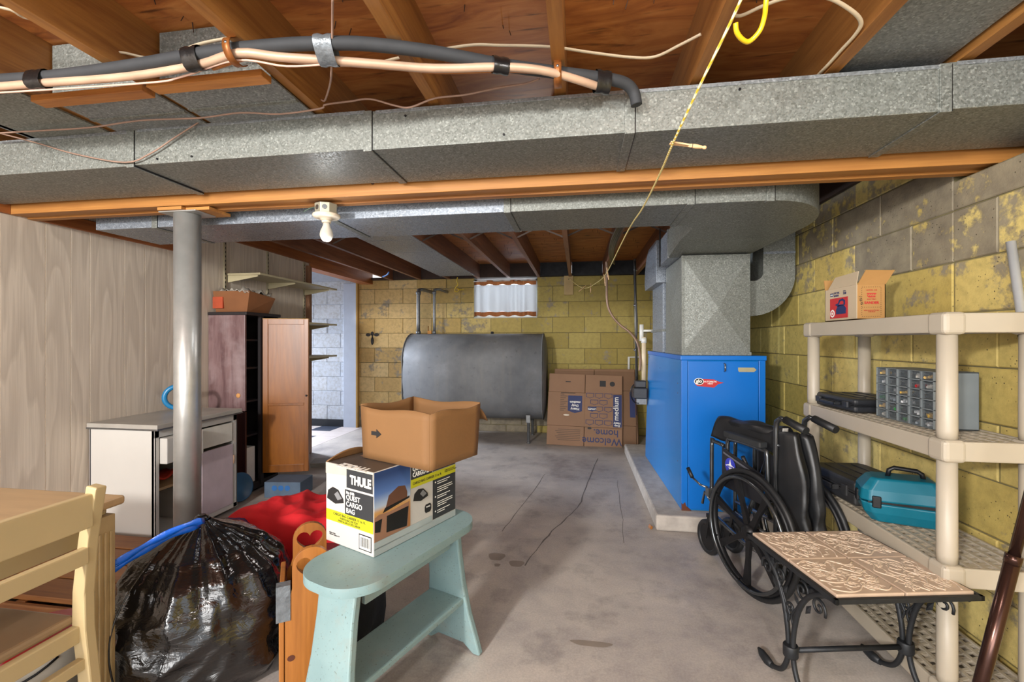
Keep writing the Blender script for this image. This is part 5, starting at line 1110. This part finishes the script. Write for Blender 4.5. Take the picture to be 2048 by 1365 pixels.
MB().tube([(-.05, 0, .168), (-.045, 0, .195), (-.03, 0, .205), (.04, 0, .2), (.055, 0, .19), (.06, 0, .166)], .0085, 8).build('handle', BLACK, tc)
for s_ in (-.1, .1): MB().box(s_-.014, -.088, .06, s_+.014, -.074, .105).build('latch', BLACK, tc, bevel=.004)
MB().box(-.152, -.015, .06, -.14, .015, .105).build('latch', BLACK, tc, bevel=.004)
# poles
pl1 = empty('silver_pole', (1.441, 1.50, 0), 0, 'silver metal pole leaning in the gap behind the shelving unit', 'pole')
MB().tube([(0, 0, 0), (0, .225, 1.535)], .0125, 16).build('tube', plain('brushed_alu', 'c4c6c8', .35, .35), pl1); MB().tube([(0, .178, 1.215), (0, .184, 1.255)], .0155, 14).build('collar', BLACK, pl1)
pl2 = empty('bronze_pole', (1.055, 1.415, 0), 0, 'dark bronze telescopic pole leaning at the right edge in front of the shelves', 'pole')
BRZ = plain('bronze_tube', '4a332c', .22, .75, var=.2, scale=14); D = Vector((.095, -.011, .473)); 
MB().tube([(0, 0, 0), tuple(D*1.28)], .0165, 18).build('lower_tube', BRZ, pl2); MB().tube([tuple(D*1.26), tuple(D*4.05)], .0125, 16).build('upper_tube', BRZ, pl2); MB().tube([tuple(D*1.25), tuple(D*1.3)], .018, 18).build('collar', BRZ, pl2)

# ------------------------------------------------------------ wheelchair (folded)
wh = empty('wheelchair', (.80, 2.235, 0), R(18.5), 'folded black wheelchair standing in front of the blue furnace', 'wheelchair')
RUB = plain('wheel_rubber', '18191b', .5, var=.2, scale=30); FAB = plain('black_vinyl', '17181a', .42, var=.15, scale=12, bump=.25, bscale=25)
XW = (0, .255); RW = .295
def ring(x, z, R_, r_, n=48, y=0): return [(x, y+R_*math.cos(2*PI*i/n), z+R_*math.sin(2*PI*i/n)) for i in range(n)]
for k, x in enumerate(XW):
    s_ = -1 if k == 0 else 1
    w_ = MB().tube(ring(x, RW, RW-.013, 0), .013, 10, True).build('wheel', RUB, wh)
    MB().tube(ring(x, RW, RW-.034, 0), .010, 8, True, flat=1.6).build('rim', BLACK, w_)
    MB().tube(ring(x+s_*.032, RW, RW-.042, 0), .0085, 8, True).build('hand_rim', BLKTUBE, w_)
    for q in range(7):
        b = MB()
        a_ = 2*PI*q/7+.3; d_ = Vector((0, math.cos(a_), math.sin(a_))); t_ = Vector((0, -math.sin(a_), math.cos(a_)))
        c0 = Vector((x, 0, RW)); p0, p1 = c0+d_*.03, c0+d_*(RW-.035); vs = []
        for p, hw in ((p0, .017), (c0+d_*.13, .0105), (p1, .020)):
            for sx_ in (-.008, .008): vs += [p+t_*hw+Vector((sx_, 0, 0)), p-t_*hw+Vector((sx_, 0, 0))]
        for r_ in range(2):
            o_ = r_*4; b.add([vs[o_+i] for i in range(8)], [(0, 1, 5, 4), (3, 2, 6, 7), (1, 3, 7, 5), (2, 0, 4, 6)])
        b.build('spoke', BLACK, w_)
    for q in range(7): a_ = 2*PI*(q+.5)/7; MB().tube([(x+s_*.008, (RW-.04)*math.cos(a_), RW+(RW-.04)*math.sin(a_)), (x+s_*.032, (RW-.042)*math.cos(a_), RW+(RW-.042)*math.sin(a_))], .004, 6).build('rim_clip', BLACK, w_)
    MB().lathe([(.036, -.02), (.04, 0), (.034, .02), (.014, .03)], 20, TR((x, 0, RW), (0, s_*PI/2, 0))).build('hub', BLACK, w_)
for x in (.055, .20):
    s_ = -1 if x < .1 else 1
    cw = MB().tube(ring(x, .095, .08, 0, 30, .40), .016, 10, True).build('caster_wheel', RUB, wh)
    MB().lathe([(.07, -.008), (.07, .008)], 20, TR((x, .40, .095), (0, PI/2, 0))).build('caster_disc', BLACK, cw)
    MB().bar((x-.02, .40, .095), (x-.02, .37, .22), .02, .004).bar((x+.02, .40, .095), (x+.02, .37, .22), .02, .004).box(x-.022, .355, .215, x+.022, .39, .235).build('fork', BLACK, cw)
    MB().tube([(x, -.10, .16), (x, -.10, .80), (x, -.105, .835), (x, -.13, .855), (x, -.19, .845)], .0115, 12).build('back_tube', BLKTUBE, wh)
    MB().tube([(x, -.155, .853), (x, -.265, .825)], .0165, 14).build('hand_grip', RUB, wh)
    MB().tube([(x, -.10, .30), (x, .36, .30)], .011, 10).build('side_tube', CHROME, wh); MB().tube([(x, -.1, .2), (x, .1, .19), (x, .36, .24)], .011, 10).build('side_tube', CHROME, wh)
    MB().tube([(x, .37, .2), (x, .37, .62), (x, .35, .645), (x, .26, .64)], .0105, 10, k=3).build('front_post', BLKTUBE, wh)
    MB().tube([(x+s_*.008, .225, .46), (x+s_*.008, .225, .66), (x+s_*.008, .19, .69), (x+s_*.008, -.02, .69), (x+s_*.008, -.055, .665), (x+s_*.008, -.06, .44)], .0105, 10, k=3).build('arm_tube', BLKTUBE, wh)
    MB().prism([(-.04, -.024), (.18, -.024), (.235, -.014), (.24, .014), (.18, .026), (-.04, .022)], .70, .728, TR((x+s_*.012, 0, 0)) @ Matrix(((0, 1, 0, 0), (1, 0, 0, 0), (0, 0, 1, 0), (0, 0, 0, 1))).inverted()).build('arm_pad', plain('pad_grey', '26282a', .55), wh, bevel=.006, seg=2)
    MB().prism([(-.055, .44), (.24, .44), (.24, .64), (-.055, .58)], -.002, .002, frame((x+s_*.028, 0, 0), (0, 1, 0), (0, 0, 1))).build('skirt_guard', plain('guard_black', '1a1a1e', .4), wh)
    MB().tube([(x, .1, .3), (.255-x, .12, .62)], .010, 10).build('cross_brace', BLKTUBE, wh)
    for z in (.34, .46, .60, .73): MB().lathe([(.006, 0), (.004, .004)], 8, TR((x, -.112, z), (PI/2, 0, 0))).build('rivet', CHROME, wh)
GL = frame((.0225, 0, 0), (0, -1, 0), (0, 0, 1))
decal('badge', plain('badge_blue', '2a33a8', .3), wh, GL, circ(-.17, .56, .04, 24), .001); decal('badge', INKW, wh, GL, [(-.175, .524), (-.165, .524), (-.163, .548), (-.134, .558), (-.163, .568), (-.17, .594), (-.177, .568), (-.206, .558), (-.177, .548)], .0014)
text('MEDLINE', .0115, plain('badge_blue', '2a33a8', .3), wh, GL @ Matrix.Translation((-.17, .552, .0016)), ax='CENTER', bold=.0006)
decal('grey_stripe', plain('stripe_grey', '55565e', .5), wh, GL, [(-.225, .622), (-.225, .612), (.03, .56), (.03, .57)], .001)
# folded seat sling: two flaps pushed up into a ridge, and the slack back sling
def seatf(u, v):
    y = -.085+.47*u; a_ = -1+2*v; ww = .068*(1-.15*u)
    z = .80-.025*u-(abs(a_)**1.9)*.115+.006*math.sin(u*14+v*3); return (.128+a_*ww+.012*math.sin(u*4), y, z)
MB().grid(26, 16, seatf).build('seat_sling', FAB, wh, solid=.006)
MB().tube([(.128, -.08, .765), (.128, .36, .745)], [.03, .045, .05, .045, .03], 12, k=0).build('seat_sling_fold', FAB, wh)
def backf(u, v):
    z = .79-.44*v; W4 = [(.055, -.112), (.062, -.16), (.082, -.225), (.108, -.215), (.128, -.13), (.148, -.215), (.174, -.225), (.194, -.16), (.20, -.112)]
    t = u*8; i = min(int(t), 7); f_ = t-i; x = W4[i][0]+(W4[i+1][0]-W4[i][0])*f_; y = W4[i][1]+(W4[i+1][1]-W4[i][1])*f_
    k = .55+.55*math.sin(min(v*1.5, 1)*PI/2); y = -.112+(y+.112)*k; 
    wr = max(0, v-.55)/.45; return (x+.004*math.sin(v*11+u*9)+.008*wr*math.sin(u*25+v*9), y+.006*math.sin(v*13)*v+.016*wr*math.sin(v*22+u*13), z+.01*math.sin(u*6)-.02*abs(math.sin(u*PI*2))*v)
MB().grid(33, 22, backf).build('back_sling', FAB, wh, solid=.005)
MB().grid(6, 4, lambda u, v: (.10+.03*u, -.088+.004*v, .80-.05*v)).build('white_tag', WHITE, wh, solid=.002)
MB().tube([(-.0, .33, .40), (-.02, .36, .405), (-.03, .43, .43)], .006, 8).build('brake_lever', CHROME, wh); MB().tube([(-.03, .425, .428), (-.032, .465, .47)], .011, 10).build('brake_grip', RUB, wh)
MB().tube([(.055, .37, .3), (.03, .40, .35), (.03, .42, .28)], .008, 8).cbox((.04, .37, .36), (.03, .03, .05)).build('brake_mount', CHROME, wh)

# ------------------------------------------------------------ wrought iron tile table
tt = empty('tile_table', (.92, 1.68, 0), R(11), 'small wrought iron table topped with four beige relief tiles', 'table')
IRON2 = plain('wrought_iron', '26282b', .5, .4, var=.3, scale=30); HT = .222
b = MB()
for s_ in (-1, 1): b.box(s_*HT-.006, -HT-.006, .431, s_*HT+.006, HT+.006, .4455).box(-HT-.006, s_*HT-.006, .431, HT+.006, s_*HT+.006, .4455)
b.box(-HT, -HT, .431, HT, HT, .436).build('frame', IRON2, tt, bevel=.001)
TILE = plain('beige_tile', 'bca48e', .35, var=.1, scale=16, bump=.15, bscale=60); RELF = plain('tile_relief', 'c9b49e', .28, var=.08)
tl = MB().box(-.105, -.105, 0, .105, .105, .016).mesh('tile', TILE)
def relief(seed):
    rnd = random.Random(seed); b = MB()
    def cl(p): return (max(-.097, min(.097, p[0])), max(-.097, min(.097, p[1])), p[2])
    def vine(P, r=.0028): b.tube([cl((x, y, .0155)) for x, y in P], r, 5, k=4)
    for q in range(4):
        y0 = -.075+.05*q; vine([(-.097, y0), (-.06, y0+.018*rnd.choice([-1, 1])), (-.02, y0-.012), (.02, y0+.016), (.06, y0-.014), (.097, y0+.006)], .003)
    for q in range(26):
        cx, cy = rnd.uniform(-.08, .08), rnd.uniform(-.08, .08); a0 = rnd.uniform(0, 6.28); sg = rnd.choice([-1, 1]); R0 = rnd.uniform(.014, .026)
        vine([(cx+R0*(1-t/9)*math.cos(a0+sg*t*.62), cy+R0*(1-t/9)*math.sin(a0+sg*t*.62)) for t in range(8)], .0025)
    for q in range(60):
        cx, cy, a_ = rnd.uniform(-.085, .085), rnd.uniform(-.085, .085), rnd.uniform(0, 6.28); l = rnd.uniform(.012, .024)
        P = [cl((cx+l*t*math.cos(a_)-w*math.sin(a_)*l*.3, cy+l*t*math.sin(a_)+w*math.cos(a_)*l*.3, .0155+h)) for t, w, h in ((-1, 0, 0), (0, 1, .0), (1, 0, 0), (0, -1, 0), (0, 0, .0028))]
        b.add(P, [(0, 3, 4), (3, 2, 4), (2, 1, 4), (1, 0, 4)], smooth=False)
    return b.mesh('relief', RELF)
rm = [relief(3), relief(8)]
for i, (x, y) in enumerate(((-1, -1), (1, -1), (-1, 1), (1, 1))):
    o = bpy.data.objects.new('tile', tl); COL.objects.link(o); o.parent = tt; o.location = (x*.1075, y*.1075, .4365)
    m_ = o.modifiers.new('bevel', 'BEVEL'); m_.width = .003; m_.segments = 2
    r_ = bpy.data.objects.new('relief', rm[i % 2]); COL.objects.link(r_); r_.parent = o; r_.rotation_euler = (0, 0, PI/2*[0, 1, 1, 2][i])
XE_ = .205
def spiral(cy, cz, R0, a0, sg, turns=1.35, n=18): return [(0, cy+R0*(1-.82*t/n)*math.cos(a0+sg*2*PI*turns*t/n), cz+R0*(1-.82*t/n)*math.sin(a0+sg*2*PI*turns*t/n)) for t in range(n+1)]
for s_ in (-1, 1):
    x = s_*XE_
    for q in (-1, 1):
        P = [(x, q*.205, .424), (x, q*.15, .415), (x, q*.085, .37), (x, q*.04, .30), (x, q*.016, .21), (x, q*.012, .14), (x, q*.02, .09), (x, q*.045, .045), (x, q*.085, .02), (x, q*.125, .012)]
        MB().tube(P, .0085, 10, k=4).build('leg', IRON2, tt)
        P = [(x, q*.10, .014), (x, q*.13, .011), (x, q*.165, .016), (x, q*.185, .02)]
        MB().tube(P, [.009, .014, .012, .004], 8, flat=1.3).build('leaf_foot', IRON2, tt)
        M_ = TR((x, 0, 0))
        MB().tube(spiral(q*.13, .365, .032, -.5 if q > 0 else PI+.5, q), .0042, 8, M=M_).build('scroll', IRON2, tt); MB().tube(spiral(q*.055, .375, .036, PI/2, -q), .0042, 8, M=M_).build('scroll', IRON2, tt)
        MB().tube([(x, q*.02, .22), (x, q*.005, .26), (x, q*.03, .30), (x, q*.05, .335)], .0042, 8, k=4).build('scroll', IRON2, tt)
        for cy, cz, an in ((q*.085, .33, 1.0), (q*.02, .265, 1.6), (q*.10, .395, .4), (q*.03, .33, 2.2)):
            d_ = Vector((0, math.cos(an)*q, math.sin(an))); t_ = Vector((.0, -math.sin(an)*q, math.cos(an))); c0 = Vector((x, cy, cz)); l = .026
            MB().add([c0-d_*l, c0+t_*.011, c0+d_*l, c0-t_*.011, c0+Vector((.005, 0, 0)), c0-Vector((.005, 0, 0))], [(0, 1, 4), (1, 2, 4), (2, 3, 4), (3, 0, 4), (1, 0, 5), (2, 1, 5), (3, 2, 5), (0, 3, 5)]).build('leaf', IRON2, tt)
    MB().tube(spiral(0, .285, .022, -PI/2, 1), .0042, 8, M=TR((x, 0, 0))).build('scroll', IRON2, tt)
    MB().lathe([(.022, .12), (.024, .125), (.024, .155), (.022, .16)], 16, TR((x, 0, 0))).build('collar', IRON2, tt)
MB().tube([(-XE_, 0, .14), (XE_, 0, .14)], .0085, 10).build('stretcher', IRON2, tt)
MB().cbox((.525, 3.0, .012), (.012, .03, .02), (0, .5, .3)).build('wood_chip', PINE); o = bpy.data.objects['wood_chip']; tag(o, 'small splinter of wood lying by the furnace pad', 'splinter'); o.data.transform(Matrix.Translation((-.07, -.07, -.001)))
